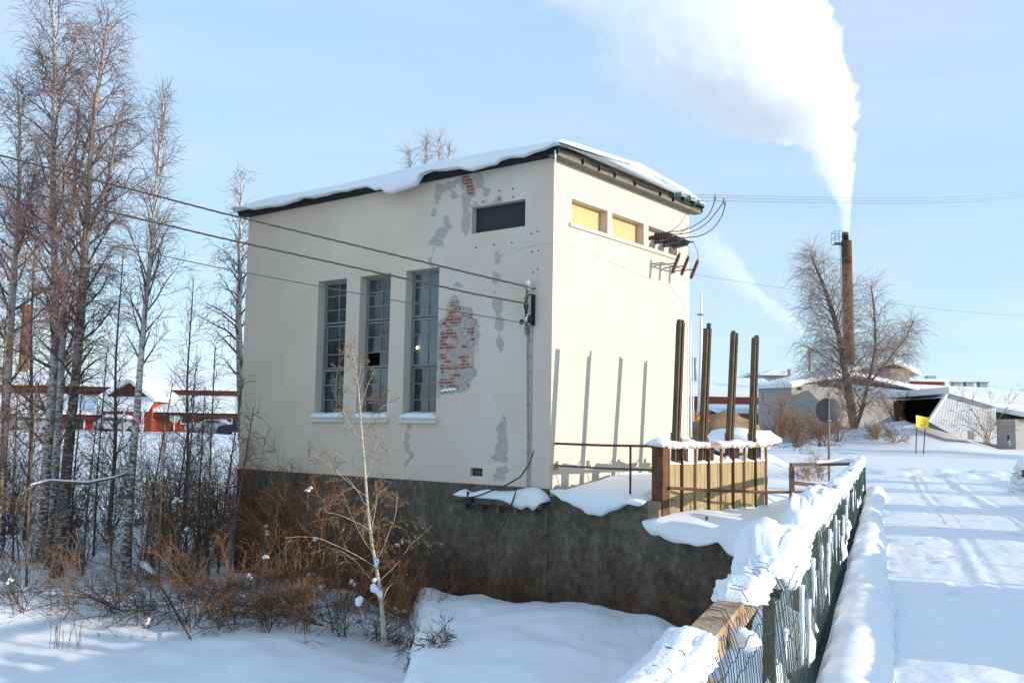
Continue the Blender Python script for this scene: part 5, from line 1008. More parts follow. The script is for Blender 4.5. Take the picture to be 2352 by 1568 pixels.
barn('red_barn', 'long red barn with snowy lean-to roof at the far left edge', -330, 232, 97, 100, M['red'], zat(950, 100, 98), zat(906, 100, 98), zat(880, 60, 98), zat(846, -60, 98), [(6+5.2*k, zat(972, 60, 98), 1.2, 1.4) for k in range(4)])
p = px(50, 900, 108.); m = MB(); zt = zat(700, 52, 108); m.lathe((p[0], p[1], 0), [(.62, 0), (.5, zt-1.4), (.5, zt-1.0), (.68, zt-.9), (.68, zt-.3), (.56, zt-.2), (.56, zt)], 8); tag(m.build('brick_chimney', M['brick_stack']), 'square brown brick chimney rising behind the left barn', 'chimney')
# cars and a sign on the left yard
def car(name, label, P, rz, paint, L=4.4, H=1.45, van=False, snow=False):
    z = gz(P[0], P[1])-.02; o = thing(name, label, 'van' if van else 'car', (P[0], P[1], z)); c_, s_ = math.cos(rz), math.sin(rz); Wd = 1.75
    def T(x, y, zz): return (P[0]+x*c_-y*s_, P[1]+x*s_+y*c_, z+zz)
    h = L/2
    body = [(-h, .35), (-h+.03, .75), (-h+.12, .95), (h*.35, .98), (h*.8, .88), (h-.02, .68), (h, .32), (h*.8, .24), (-h*.85, .24)]
    if van: body = [(-h, .35), (-h, 1.05), (h*.25, 1.08), (h*.72, .98), (h-.03, .78), (h, .35), (h*.8, .25), (-h*.85, .25)]
    cab = [(-h*.92, .94), (-h*.62, H), (h*.05, H), (h*.42, .96)] if not van else [(-h, 1.04), (-h+.04, H*.97), (-h+.15, H), (h*.18, H), (h*.34, H-.10), (h*.70, 1.0)]
    def ext(poly, wd, tp=1.):
        m = MB(); zm = max(q[1] for q in poly); zn = min(q[1] for q in poly); n = len(poly); V = []
        for sg in (-1, 1): V += [T(x, sg*wd/2*(1-(1-tp)*(zz-zn)/(zm-zn)), zz) for x, zz in poly]
        m.add(V, [tuple(range(n-1, -1, -1)), tuple(range(n, 2*n))]+[(i, (i+1) % n, n+(i+1) % n, n+i) for i in range(n)]); return m
    ob = ext(body, Wd).build('body', paint, o); bv = ob.modifiers.new('b', 'BEVEL'); bv.width = .06; bv.segments = 2
    oc = ext(cab, Wd-.06, .86).build('cabin', paint, o); bv = oc.modifiers.new('b', 'BEVEL'); bv.width = .05; bv.segments = 2
    g = MB(); x0, x1 = (-h*.55, h*.0) if not van else (-h*.0, h*.36); zs, ze = (1.0, H-.1)
    for sg in (-1, 1):
        wd = lambda zz: (Wd-.06)/2*(1-.14*(zz-.95)/(H-.95))+.012
        g.add([T(x0-.22*(not van), sg*wd(zs), zs+.04), T(x1+(.32 if not van else .30), sg*wd(zs), zs+.04), T(x1-.02+(.0 if not van else .0), sg*wd(ze), ze), T(x0, sg*wd(ze), ze)], [(0, 1, 2, 3) if sg < 0 else (3, 2, 1, 0)])
    xa, za_, xb, zb2 = (h*.42, .96, h*.05, H) if not van else (h*.70, 1.0, h*.34, H-.10); e = .03
    f0, f1 = .10, .86; g.add([T(xa+(xb-xa)*f+e*.7, y*(.62 if f == f0 else .56), za_+(zb2-za_)*f+e) for f, y in ((f0, -1.12), (f0, 1.12), (f1, 1.12), (f1, -1.12))], [(0, 1, 2, 3)])
    g.build('window', M['glass'], o)
    for x in (-h*.62, h*.64):
        for sg in (-1, 1): m = MB(); m.lathe(T(x, sg*(Wd/2-.2), .31), [(.2, 0), (.31, .01), (.31, .19), (.2, .215), (.17, .2)], 14, (-s_*sg, c_*sg, 0)); m.build('wheel', M['tyre'], o)
    for sg in (-1, 1): m = MB(); m.box(T(h-.02, sg*.62, .64), (.06, .3, .14), rz); m.build('headlight', M['white'], o)
    m = MB(); m.box(T(h*.40, -(Wd/2+.09), 1.02), (.1, .2, .16), rz); m.build('side_mirror', M['tyre'], o)
    if snow:
        m = MB(); m.blob(T(-.2, 0, H-.02), (1.5, .85, .3), 3, .25, 8); m.build('snow_load', M['snow'], o, True)
    return o
car('parked_car', 'silver estate car parked before the red barn', px(480, 988, 92), math.pi*.98, M['silver'], 4.3, 1.4)
car('parked_car', 'dark blue car half hidden by the corner of the house', px(556, 988, 90), math.pi*1.03, M['bluecar'], 4.2, 1.6)
car('parked_car', 'snow covered car between the left trees', px(272, 985, 92), .1, M['silver'], 4.3, 1.4, snow=True)
car('parked_car', 'snow covered car behind the white birch trunk', px(75, 988, 92), .2, M['silver'], 4.3, 1.4, snow=True)
o = thing('round_sign', 'pale shield shaped sign back on a white pole before the red barn', 'sign', tuple(px(401, 990, 86)))
m = MB(); c_ = px(401, 963, 86); m.prism([(c_[0]-.45, c_[1], c_[2]+.35), (c_[0]-.45, c_[1], c_[2]-.05), (c_[0], c_[1], c_[2]-.45), (c_[0]+.45, c_[1], c_[2]-.05), (c_[0]+.45, c_[1], c_[2]+.35)], (0, .04, 0)); m.build('plate', mat('sign_grey', (.40, .42, .38), .5, .1, 5), o)
m = MB(); m.tube([(c_[0], c_[1]-.04, c_[2]-1.3), (c_[0], c_[1]-.04, c_[2]+.3)], .04, 7); m.build('pole', M['white'], o)
# right background -------------------------------------------------
def simple(name, label, cat, u0, D0, u1, D1, back, zw, roofz, wallm, z0=None, snow=.3, peak=None, ridge=.5, ov=.4):
    A, Bp = v2(px(u0, 960, D0)), v2(px(u1, 960, D1)); z0 = gz(*((A+Bp)/2))-1. if z0 is None else z0; o = thing(name, label, cat, (*A, z0))
    m = MB(); block(m, A, Bp, back, z0, zw); m.build('wall', wallm, o)
    m = MB(); slope(m, A, Bp, -ov, back*ridge, zw, roofz, snow, ov); slope(m, A, Bp, back*ridge, back+ov, roofz, zw, snow, ov); m.build('roof_snow', M['snow'], o)
    return o, A, Bp
o, A, Bp = simple('brick_hall', 'long low brick hall with a broad snowy roof behind the sluice gate', 'building', 1500, 84, 1800, 84, 16, zat(912, 1660, 84), zat(868, 1660, 84)+.2, M['brick'])
m = MB(); slope(m, A, Bp, -.75, -.42, zat(930, 1660, 84), zat(912, 1660, 84)-.02, .05); block(m, A-np.array([0, .1]), Bp-np.array([0, .1]), .08, zat(929, 1660, 84), zat(911, 1660, 84)); m.build('eave_board', M['red_dark'], o)
for x in (5.0, 8.2): window(o, A, Bp, x, zat(966, 1620, 84), 1.3, 1.5)
for i, u in enumerate((1588.5, 1597)):
    p = px(u, 860, 90); m = MB(); m.lathe((p[0], p[1], p[2]-1), [(.17, 0), (.17, zat(822, u, 90)-p[2]+1), (.11, zat(821, u, 90)-p[2]+1)], 10); tag(m.build('flue_pipe', M['metal'], None, True), ['left of two short silver flues above the brick hall', 'right of two short silver flues above the brick hall'][i], 'flue', 'silver flues')
o, A, Bp = simple('brick_annex', 'small brick porch with a thick snow cushion before the hall', 'building', 1655, 77, 1790, 77, 5, zat(949, 1690, 77), zat(938, 1690, 77), M['brick'], snow=.42)
o, A, Bp = simple('grey_house', 'pale grey board house with blue door behind the round sign', 'house', 1742, 74, 1818, 70, 11, zat(888, 1780, 72), zat(872, 1790, 74)+.3, M['greyboards'])
for x, z, w_, h_ in ((.9, zat(911, 1760, 73), .7, 1.1), (1.9, zat(906, 1785, 72), .5, 1.0)): window(o, A, Bp, x, z, w_, h_, M['greyboards'])
A2 = Bp; B2 = v2(px(1975, 960, 77)); m = MB(); zw1 = zat(886, 1818, 70); zw2 = zat(848, 1940, 76)
d = (B2-A2)/np.linalg.norm(B2-A2); n = np.array([-d[1], d[0]])
m.prism([(*(A2-n*.02), -.6), (*(B2-n*.02), -.6), (*(B2-n*.02), zw2), (*(A2-n*.02), zw1)], (*(n*2.4), 0)); m.build('gable_wall', M['greyboards'], o)
m = MB(); e = .35; m.prism([(*(A2-d*.5-n*e), zw1-.15), (*(B2-n*e), zw2+.1), (*(B2-n*e), zw2+.42), (*(A2-d*.5-n*e), zw1+.15)], (*(n*3), 0)); m.build('gable_roof', M['snow'], o)
window(o, A2, B2, 2.2, zat(912, 1857, 72), 1.1, 1.2, M['white']); q = A2+d*3.75-n*.06; m = MB(); m.box((*q, zat(918, 1880, 72)), (.95, .1, 2.1), math.atan2(d[1], d[0])); m.build('door', M['blue'], o)
q = A2+d*.75-n*.2; m = MB(); m.box((*q, zat(893, 1834, 71)), (.45, .35, .2), math.atan2(d[1], d[0])); m.build('wall_lamp', M['tyre'], o)
for u, zt_ in ((1813, 848), (1861, 802)):
    p = px(u, 850, 86); m = MB(); m.lathe((p[0], p[1], p[2]-3), [(.17, 0), (.17, zat(zt_, u, 86)-p[2]+3), (.1, zat(zt_, u, 86)-p[2]+3.02)], 10); tag(m.build('flue_pipe', M['metal'], None, True), 'short silver flue behind the grey house roof' if u < 1850 else 'tall silver flue behind the grey house roof', 'flue')
o, A, Bp = simple('white_house', 'white house with a pointed snowy gable beyond the grey house', 'house', 1752, 104, 1806, 104, 10, zat(862, 1780, 104), zat(862, 1780, 104)+.3, M['greyboards'], z0=-1)
m = MB(); md = (A+Bp)/2; zt = zat(847, 1778, 104); ze = zat(862, 1780, 104); m.prism([(A[0]-.4, A[1]-.5, ze), (Bp[0]+.4, Bp[1]-.5, ze), (md[0], md[1]-.5, zt)], (0, 8, 0)); m.build('gable', M['snow'], o)
o, A, Bp = simple('red_shed', 'low red shed with snowy roof beyond the grey house', 'shed', 1800, 106, 1900, 106, 6, zat(863, 1850, 106), zat(855, 1850, 106), M['red'], z0=-1)
# tall beige house right of the tree
A, Md, Bp = v2(px(1950, 960, 90)), v2(px(2046, 960, 84)), v2(px(2086, 960, 88)); o = thing('beige_house', 'tall beige board house with a shallow gable to the right of the big tree', 'house', (*A, 0))
zp = zat(838, 2050, 85); m = MB(); d1 = Md-A; d2 = Bp-Md; m.prism([(*A, -.5), (*Md, -.5), (*Md, zp-.4), (*A, zat(868, 1960, 90))], (*(np.array([-d1[1], d1[0]])/np.linalg.norm(d1)*2), 0)); m.build('wall', M['greybeige'], o)
m = MB(); m.prism([(*Md, -.5), (*Bp, -.5), (*Bp, zat(862, 2086, 88)), (*Md, zp-.4)], (*(np.array([-d2[1], d2[0]])/np.linalg.norm(d2)*7), 0)); m.build('side_wall', M['greyboards'], o)
m = MB(); q0, q1, q2 = (A[0]-.8, A[1]-.8, zat(872, 1955, 90)), (Md[0], Md[1]-1.0, zp), (Bp[0]+1.0, Bp[1]-.6, zat(862, 2098, 88)); m.prism([q0, q1, q2, (q2[0], q2[1], q2[2]+.28), (q1[0], q1[1], q1[2]+.34), (q0[0], q0[1], q0[2]+.28)], (.8, 8, 0)); m.build('roof', M['trim'], o)
m = MB(); m.prism([(p[0]+.05, p[1]+.3, p[2]+.30) for p in (q0, q1, q2)]+[(p[0]+.05, p[1]+.3, p[2]+.5) for p in (q2, q1, q0)], (.8, 7.5, 0)); m.build('roof_snow', M['snow'], o)
window(o, Md, Bp, 1.55, zat(886, 2072, 86), 1.0, 1.5, M['white'], M['blue'])
o, A, Bp = simple('red_hall', 'flat red hall with snowy roof above the shed', 'building', 2088, 112, 2172, 112, 12, zat(876, 2130, 112), zat(867, 2130, 112), M['red'], z0=-1)
m = MB(); p = px(2137, 868, 114); m.box(tuple(p), (1.0, 1., .5)); m.build('roof_vent', M['metal'], o)
# corrugated shed with a slanting mouth
o = thing('corrugated_shed', 'grey corrugated shed with a slanting dark mouth on the right', 'shed', tuple(px(2200, 990, 58)))
a, b, c, d = px(2176, 903, 57), px(2287, 935, 57), px(2289, 1005, 57), px(2133, 968, 56.6); e_ = px(2205, 992, 56.7)
bk_ = np.array([-6., 9., 0])
m = MB(); m.prism([tuple(d), tuple(e_+np.array([0, 0, -.4])), tuple(c+np.array([0, 0, -.4])), tuple(b), tuple(a)], (.05, .1, 0)); m.build('sheet_wall', M['corr'], o)
m = MB(); f = px(2062, 912, 63); g = px(2066, 975, 63)
m.prism([tuple(a+np.array([-.03, .25, -.25])), tuple(d+np.array([-.03, .25, 0])), tuple(g+np.array([0, .3, 0])), tuple(f+np.array([0, .3, -.2]))], (1.2, 3.4, 0)); m.build('mouth_shade', M['dark'], o)  # solid black block, the shed's inner shade is in its colour
m = MB(); m.beam(a+np.array([-.05, -.06, 0]), d+np.array([-.05, -.06, 0]), .22, .10); m.build('corner_trim', M['white'], o)
m = MB(); q = [a, b, b+np.array([5, 12, .2]), a+np.array([-2, 13, .8]), f+np.array([-1, 5, .2]), f]; n_ = len(q)
m.add([tuple(p+np.array([0, -.25, 0])) for p in q]+[tuple(p+np.array([0, -.2, .38])) for p in q], [tuple(range(n_-1, -1, -1)), tuple(range(n_, 2*n_))]+[(i, (i+1) % n_, n_+(i+1) % n_, n_+i) for i in range(n_)]); m.build('roof_snow', M['snow'], o)
m = MB(); m.prism([tuple(e_+np.array([.5, .05, -.4])), tuple(c+np.array([0, .05, -.4])), tuple(c+np.array([0, .05, .12])), tuple(e_+np.array([.5, .05, .12]))], (.1, .3, 0)); m.build('plinth', M['conc'], o)
o, A, Bp = simple('pale_hall', 'long pale hall under snow at the right edge of the photo', 'building', 2282, 70, 2500, 74, 18, zat(937, 2330, 70), zat(893, 2330, 78), M['greyboards'], ov=.3)
m = MB(); block(m, A-np.array([0, 3.]), Bp-np.array([0, 3.]), 2.9, -.5, zat(962, 2320, 67)); m.build('lean_to', M['greyboards'], o)
m = MB(); slope(m, A, Bp, -3.4, -.1, zat(960, 2320, 67), zat(944, 2320, 70), .35); m.build('lean_to_snow', M['snow'], o)
m = MB(); block(m, A-np.array([0, .12]), Bp-np.array([0, .12]), .1, zat(944, 2320, 70), zat(935, 2320, 70)); m.build('eave_board', M['red_dark'], o)
for u in (2196, 2224, 2256):
    p = px(u, 888, 92); m = MB(); m.box((p[0], p[1], p[2]-.4), (.75, .7, 1.5)); m.box((p[0], p[1], p[2]+.42), (.95, .9, .12)); tag(m.build('roof_vent', M['metal']), {2196: 'flat grey roof vent furthest left above the shed', 2224: 'tallest grey roof vent above the shed', 2256: 'right grey roof vent above the shed'}[u], 'vent', 'roof vents')
o, A, Bp = simple('low_hall', 'wide snow roofed hall under the roof vents', 'building', 2150, 96, 2560, 96, 20, zat(905, 2300, 96), zat(888, 2300, 96), M['red_dark'], z0=-1)
# tall chimney
o = thing('tall_chimney', 'tall rust brown factory chimney with a ladder and platform pouring white smoke', 'chimney', tuple(px(1953, 1000, 109)))
p = px(1948, 800, 109.); zt = zat(553, 1946, 109); zs = zat(534, 1943, 109); pt = px(1944, 553, 109.); rr = 24/2*109/FPX
mch = mat('chimney_rust', (.125, .048, .024), .8, .15, 1.5, c2=(.19, .085, .042), stretch=(1, 1, .2)); mso = mat('soot', (.018, .015, .014), .9, .2, 2)
m = MB(); base = np.array([px(1955, 1000, 109)[0], p[1], .2]); top = np.array([pt[0], p[1], zt]); ax = top-base; Ln = np.linalg.norm(ax)
m.lathe(base, [(rr*1.02, 0), (rr*.98, Ln-1.6*1.7)], 20, ax); m.build('shaft', mch, o, True)
m = MB(); k0 = base+ax*(1-2.7/Ln); m.lathe(k0, [(rr*.985, 0), (rr*.985, 2.7), (rr*.6, 2.71)], 20, ax); m.build('shaft_top', mat('chimney_sooty', (.10, .05, .03), .8, .3, 1.), o, True)
m = MB(); m.lathe(top-np.array([.12, 0, 0]), [(rr*.62, 0), (rr*.62, zs-zt), (rr*.5, zs-zt+.02)], 16); m.build('flue', mso, o, True)
m = MB(); x0 = top[0]-rr-.75; zp = zat(562, 1925, 109)
m.box((x0+.25, p[1]-.5, zp), (1.0, 1.2, .10)); m.beam((x0+.5, p[1]-.5, zp), (top[0]-rr+.1, p[1]-.4, zp-.9), .08, .08); m.build('platform', M['pipe'], o)
m = MB()
for dx in (-.35, .1, .55):
    for dy in (-1.2, .2): m.tube([(x0+dx, p[1]+dy, zp), (x0+dx, p[1]+dy, zp+1.35)], .025, 5)
for hz in (.7, 1.35): m.tube([(x0+.6, p[1]-1.2, zp+hz), (x0-.35, p[1]-1.2, zp+hz), (x0-.35, p[1]+.2, zp+hz), (x0+.6, p[1]+.2, zp+hz)], .025, 5)
m.build('guard_rail', M['pipe'], o)
m = MB(); xl = top[0]-rr-.22
for dy in (-.2, .2): m.tube([(xl+.15, p[1]+dy-.4, 5), (xl, p[1]+dy-.4, zp)], .022, 5)
for k in range(60): z = 5+k*(zp-5)/60; m.tube([(xl+.15*(1-k/60), p[1]-.6, z), (xl+.15*(1-k/60), p[1]-.2, z)], .015, 4)
m.build('ladder', M['pipe'], o)
# street furniture
def pole_lamp():
    o = thing('street_lamp', 'slender street lamp curving over behind the house corner', 'lamp', tuple(px(1586, 1000, 42)))
    pts = [px(1587, 1005, 42), px(1586, 850, 42), px(1585.5, 760, 42), px(1586.5, 740, 42), px(1590, 729, 42), px(1597, 723, 42), px(1605, 722, 42)]; m = MB(); m.tube(pts, [.055, .045, .035, .03, .03, .03, .03], 7); m.build('pole', M['white'], o, True)
    m = MB(); q = px(1611, 722.5, 42); m.blob(q, (.16, .1, .055), 1, .05, 7); m.box((q[0]-.08, q[1], q[2]), (.16, .1, .08)); m.build('lamp_head', M['metal'], o, True)
pole_lamp()
o = thing('mast', 'tall white mast behind the lifting stems', 'mast', tuple(px(1606, 1000, 46))); m = MB(); m.tube([px(1606, 1005, 46), px(1609, 850, 46), px(1610.5, 735, 46), px(1611, 677, 46)], [.15, .09, .06, .035], 8); m.lathe(px(1611, 679, 46), [(.05, 0), (.05, .12)], 8); m.build('pole', M['white'], o, True)
m = MB(); m.tube([px(1592, 1005, 60), px(1592.5, 796, 60)], [.06, .035], 7); tag(m.build('flagpole', M['white'], None, True), 'thin white flagpole left of the tall mast', 'pole')
o = thing('warning_sign', 'red edged yellow warning triangle half hidden by a lifting stem', 'sign', tuple(px(1612, 1000, 40))); a, b, c = px(1594, 966, 40), px(1632, 967, 40), px(1613, 936, 40)
m = MB(); m.prism([a, b, c], (0, .03, 0)); m.build('red_edge', M['orange'], o); cc = (a+b+c)/3; m = MB(); m.prism([cc+(q-cc)*.68+np.array([0, -.02, 0]) for q in (a, b, c)], (0, .018, 0)); m.build('face', mat('sign_amber', (.85, .42, .02), .5, .05, 5), o)
m = MB(); m.tube([px(1613, 1010, 40)+np.array([0, .06, 0]), px(1613, 940, 40)+np.array([0, .06, 0])], .03, 7); m.build('pole', M['metal'], o)
o = thing('round_sign', 'grey back of a round road sign on a steel post behind the end railing', 'sign', tuple(px(1904, 1112, 27.5))); c_ = px(1903.5, 942, 27.5)
m = MB(); m.lathe(c_+np.array([0, .03, 0]), [(.002, 0), (.355, 0), (.362, .008), (.355, .022), (.002, .024)], 40, (0.12, 1, 0)); m.build('disc', M['sign_back'], o, True)
m = MB(); m.tube([px(1904.5, 1150, 27.5), px(1903.5, 902, 27.5)], .033, 9); m.build('post', mat('sign_post', (.20, .17, .145), .6, .2, 9), o, True)
m = MB()
for v in (914, 966): q = px(1905, v, 27.46); m.box((q[0], q[1]+.0, q[2]), (.12, .085, .035))
m.build('bracket', M['metal'], o)
o = thing('notice_sign', 'yellow notice board with four faded lines on two thin legs in the snow', 'sign', tuple(px(2112, 1040, 52))); a, b, c, d = px(2104, 953, 52), px(2134, 959, 52.6), px(2132, 985, 52.6), px(2105, 980, 52)
m = MB(); m.prism([a, d, c, b], (0, .04, 0)); m.build('board', M['sign_yellow'], o)
m = MB()
for k, (u0, u1, w_) in enumerate(((.2, .82, .045), (.08, .92, .045), (.14, .86, .045), (.34, .62, .045))):
    f = .17+.19*k; x = u0; rg = random.Random(k)
    while x < u1-.02:
        l_ = min(rg.uniform(.05, .11), u1-x); L0 = a+(d-a)*f; R0 = b+(c-b)*f; L1 = a+(d-a)*(f+.085); R1 = b+(c-b)*(f+.085)
        q = [L0+(R0-L0)*x, L1+(R1-L1)*x, L1+(R1-L1)*(x+l_), L0+(R0-L0)*(x+l_)]; m.prism([p+np.array([0, -.008, 0]) for p in q], (0, .006, 0)); x += l_+.02
m.build('faded_line', M['sign_ink'], o)
for u0, u1, v0 in ((2105.5, 2103.5, 980), (2125, 2121, 984)): m = MB(); m.tube([px(u1, 1043, 52.1), px(u0, v0, 52.2)], .028, 6); m.build('leg', M['rust'], o)
m = MB(); m.tube([px(2320, 1022, 48), px(2316, 1004, 48)], .03, 6); o = m.build('marker_post', M['white']); tag(o, 'leaning white snow marker post with a dark cap by the far road', 'post'); m = MB(); m.lathe(px(2316, 1005, 48), [(.05, -.12), (.055, .1), (.03, .14)], 7); m.build('cap', M['bluecar'], o)
car('van', 'white van parked behind the sluice gate at the house corner', px(1478, 1040, 31.5), .12, M['white'], 4.9, 1.98, van=True)
o = MB(); o.blob(px(1655, 1006, 46), (1.9, 1.6, 1.15), 5, .3, 12); tag(o.build('soil_heap', M['soil'], None, True), 'brown heap of soil behind the lifting stems', 'heap')
o = MB(); o.blob(px(1700, 1012, 44), (1.6, 1.2, .55), 6, .35, 12); o = o.build('snow_heap', M['snow'], None, True); tag(o, 'snow heap to the right of the brown soil heap', 'snow heap')
# snow laden bush at the right edge
BX = thing('snowy_bush', 'bush bowed under thick snow at the right edge of the road', 'bush', tuple(px(2345, 1165, 26)))
m = MB()
for k, (u, v, r) in enumerate(((2352, 1150, .42), (2335, 1125, .22), (2345, 1100, .24), (2356, 1078, .27), (2370, 1110, .4), (2375, 1160, .5), (2328, 1160, .22), (2350, 1062, .16), (2380, 1070, .3))): m.blob(px(u, v, 26+.1*(k % 3)), (r, r, r*.85), k+40, .35, 9)
m.build('snow_load', M['crust'], BX, True)
rg = random.Random(9); th = []
for k in range(26):
    b = px(rg.uniform(2322, 2365), rg.uniform(1085, 1165), 25.7); P, _ = shoot(rg, tuple(b), (rg.uniform(-1, .2), -.6, rg.uniform(-.3, .6)), rg.uniform(.25, .6), 5, .03, .15); th.append((P, .007, .003))
for u, v in ((2350, 1087),): th.append(([tuple(px(u, v+8, 25.5)), tuple(px(u+2, v, 25.5)), tuple(px(u, v-8, 25.5))], .06, .05))
tubes_mesh('twigs', th, 4, M['twig_dark'], BX)
# spruces beyond the right edge, their shadows cross the road
def spruce(label, x, y, h, seed):
    rg = random.Random(seed); z = gz(x, y); o = thing('spruce_tree', label, 'tree', (x, y, z), 'spruces east of the road'); m = MB(); m.tube([(x, y, z-.2), (x, y, z+h)], [.16, .02], 8); m.build('trunk', M['bark_dark'], o)
    th = []
    for k in range(int(h*26)):
        u = .06+.93*k/(h*26); zz = z+h*u; L = (1-u)*h*.17+.15; az = k*2.4; P, _ = shoot(rg, (x, y, zz), (math.cos(az), math.sin(az), .15), L*rg.uniform(.8, 1.15), 5, .12, .05); th.append((P, .05, .02))
        for j in range(7): q, f = along(P, .15+.12*j); P2, _ = shoot(rg, q, side(rg, f, .8, rg.uniform(0, 6.28)), L*.35, 3, .2, .1); th.append((P2, .05, .02))
    tubes_mesh('crown', th, 4, mat('spruce_needles', (.03, .055, .03), .8, .3, 3), o)
spruce('spruce beyond the right edge nearest the bridge', 38., 17.2, 9.0, 1); spruce('spruce beyond the right edge, middle of three', 39., 22.6, 10.5, 2); spruce('spruce beyond the right edge, furthest away', 54., 38., 13.5, 3); spruce('spruce beyond the right edge behind the fence', 60., 41., 14.5, 4)
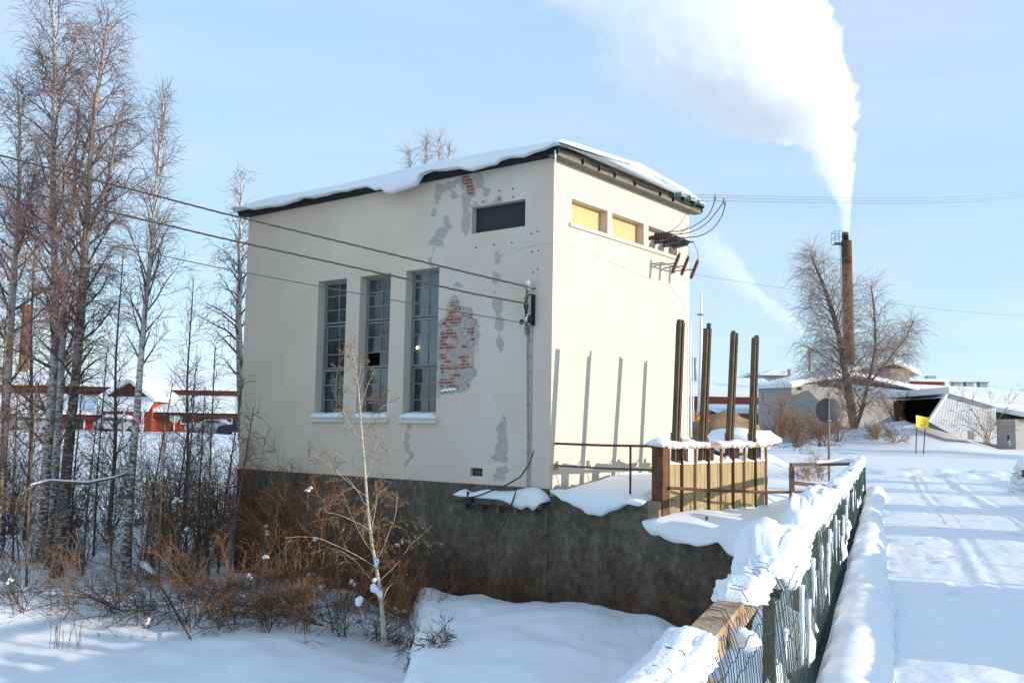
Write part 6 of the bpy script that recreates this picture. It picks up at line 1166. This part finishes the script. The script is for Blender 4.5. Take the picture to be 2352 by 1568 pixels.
# ------------------------------------------------------------------ smoke
def plume(name, label, u, v, D, x0, x1, h, ry, cL, cR, dens, seed, wisps=.5, nscale=.16):
    org = px(u, v, D); me = bpy.data.meshes.new(name); mb = MB(); mb.hexa([(x0, -ry, 0), (x1, -ry, 0), (x1, ry, 0), (x0, ry, 0), (x0, -ry, h), (x1, -ry, h), (x1, ry, h), (x0, ry, h)])
    m = bpy.data.materials.new(name); m.use_nodes = True; t = m.node_tree; t.nodes.clear(); L = t.links.new
    def nd(tp, op=None, **k):
        n = t.nodes.new(tp)
        if op: n.operation = op
        for a, b in k.items(): n.inputs[int(a[1:])].default_value = b
        return n
    def mth(op, a, b=None, c=None, clamp=False):
        n = t.nodes.new('ShaderNodeMath'); n.operation = op; n.use_clamp = clamp
        for i, q in enumerate((a, b, c)):
            if q is None: continue
            if isinstance(q, (int, float)): n.inputs[i].default_value = q
            else: L(q, n.inputs[i])
        return n.outputs[0]
    tc = t.nodes.new('ShaderNodeTexCoord'); sp = t.nodes.new('ShaderNodeSeparateXYZ')
    wn = t.nodes.new('ShaderNodeTexNoise'); wn.inputs['Scale'].default_value = nscale*.8; wn.inputs['Detail'].default_value = 2; L(tc.outputs['Object'], wn.inputs[0])
    vs = t.nodes.new('ShaderNodeVectorMath'); vs.operation = 'MULTIPLY_ADD'; L(wn.outputs['Color'], vs.inputs[0])
    zu = t.nodes.new('ShaderNodeSeparateXYZ'); L(tc.outputs['Object'], zu.inputs[0])
    am = mth('MULTIPLY', zu.outputs['Z'], 3.2/h, None); cv = t.nodes.new('ShaderNodeCombineXYZ'); [L(am, cv.inputs[i]) for i in range(3)]
    L(cv.outputs[0], vs.inputs[1]); L(tc.outputs['Object'], vs.inputs[2])
    hf_ = t.nodes.new('ShaderNodeVectorMath'); hf_.operation = 'MULTIPLY_ADD'; L(cv.outputs[0], hf_.inputs[0]); hf_.inputs[1].default_value = (-.5, -.5, -.5); L(vs.outputs[0], hf_.inputs[2]); L(hf_.outputs[0], sp.inputs[0])
    zn = mth('DIVIDE', sp.outputs['Z'], float(h), None, True)
    def curve(pts, lo, hi):
        f = t.nodes.new('ShaderNodeFloatCurve'); cu = f.mapping.curves[0]; f.mapping.use_clip = False
        while len(cu.points) < len(pts): cu.points.new(.5, .5)
        for q, (a, b) in zip(cu.points, pts): q.location = (a/h, (b-lo)/(hi-lo)); q.handle_type = 'AUTO_CLAMPED'
        f.mapping.update(); L(zn, f.inputs['Value']); return mth('MULTIPLY_ADD', f.outputs[0], float(hi-lo), float(lo))
    l_ = curve(cL, x0, x1); r_ = curve(cR, x0, x1)
    hw = mth('MAXIMUM', mth('MULTIPLY', mth('SUBTRACT', r_, l_), .5), .15); ct = mth('MULTIPLY', mth('ADD', r_, l_), .5)
    ex = mth('DIVIDE', mth('SUBTRACT', sp.outputs['X'], ct), hw); hy = mth('MINIMUM', hw, ry*.9); ey = mth('DIVIDE', sp.outputs['Y'], hy)
    e = mth('SUBTRACT', 1., mth('SQRT', mth('ADD', mth('POWER', mth('ABSOLUTE', ex), 2.), mth('POWER', mth('ABSOLUTE', ey), 2.))))
    dist = mth('MULTIPLY', e, hw)                          # metres inside the hull
    n1 = t.nodes.new('ShaderNodeTexNoise'); n1.inputs['Scale'].default_value = nscale*2.7; n1.inputs['Detail'].default_value = 6; n1.inputs['Roughness'].default_value = .66; mp = t.nodes.new('ShaderNodeMapping'); mp.inputs['Location'].default_value = (seed, seed*2, 0); L(tc.outputs['Object'], mp.inputs[0]); L(mp.outputs[0], n1.inputs[0])
    # right side crisp, left side wispy
    wsp = mth('MULTIPLY_ADD', mth('MULTIPLY', ex, -.5), wisps, wisps*.5+.12)
    amp = mth('MULTIPLY', mth('MINIMUM', hw, 6.), mth('MAXIMUM', mth('MULTIPLY', wsp, 1.7), .36))
    f = mth('ADD', dist, mth('MULTIPLY', mth('SUBTRACT', n1.outputs[0], .5), mth('MULTIPLY', amp, 3.3)))
    soft = mth('MAXIMUM', mth('MULTIPLY', mth('MINIMUM', hw, 6.), mth('MULTIPLY', wsp, .62)), .12)
    dn = mth('DIVIDE', f, soft, None, True)
    thin = mth('SUBTRACT', 1.06, mth('MULTIPLY', wsp, 1.25)); thin = mth('MAXIMUM', thin, .1)
    dn = mth('MULTIPLY', mth('MULTIPLY', dn, thin), float(dens))
    dn = mth('MULTIPLY', dn, mth('SUBTRACT', 1.15, mth('MULTIPLY', zn, .8)))
    pv = t.nodes.new('ShaderNodeVolumePrincipled'); pv.inputs['Color'].default_value = (.995, .995, .995, 1); pv.inputs['Anisotropy'].default_value = 0.; L(dn, pv.inputs['Density'])
    ou = t.nodes.new('ShaderNodeOutputMaterial'); L(pv.outputs[0], ou.inputs['Volume'])
    o = mb.build(name, m); o.location = org; tag(o, label, 'smoke', None, 'stuff'); return o
SC = 109./FPX
def cv(pts, u0, v0): return sorted([((v0-v)*SC, (u-u0)*SC) for v, u in pts])
PL_ = cv([(540, 1933), (480, 1923), (420, 1885), (370, 1852), (330, 1838), (300, 1800), (270, 1610), (230, 1530), (190, 1420), (150, 1372), (100, 1362), (50, 1352), (0, 1262), (-80, 1150)], 1943, 540)
PR_ = cv([(540, 1953), (480, 1957), (420, 1958), (330, 1959), (280, 1962), (230, 1946), (200, 1953), (150, 1942), (100, 1926), (50, 1925), (0, 1906), (-80, 1890)], 1943, 540)
plume('smoke_plume', 'dense white smoke plume billowing up and left from the tall chimney', 1943, 540, 109, -42., 2.2, 31., 9., PL_, PR_, 0.95, 3.)
SC = 140./FPX
P2L = cv([(800, 1838), (770, 1815), (740, 1775), (700, 1720), (660, 1665), (620, 1600), (580, 1560), (540, 1530)], 1850, 800); P2R = cv([(800, 1856), (770, 1852), (740, 1836), (700, 1790), (660, 1750), (620, 1715), (580, 1690), (540, 1660)], 1850, 800)
plume('smoke_plume', 'faint second smoke trail drifting left behind the big tree', 1850, 800, 140, -22., 2., 17., 4., P2L, P2R, .28, 9., wisps=.75, nscale=.2)
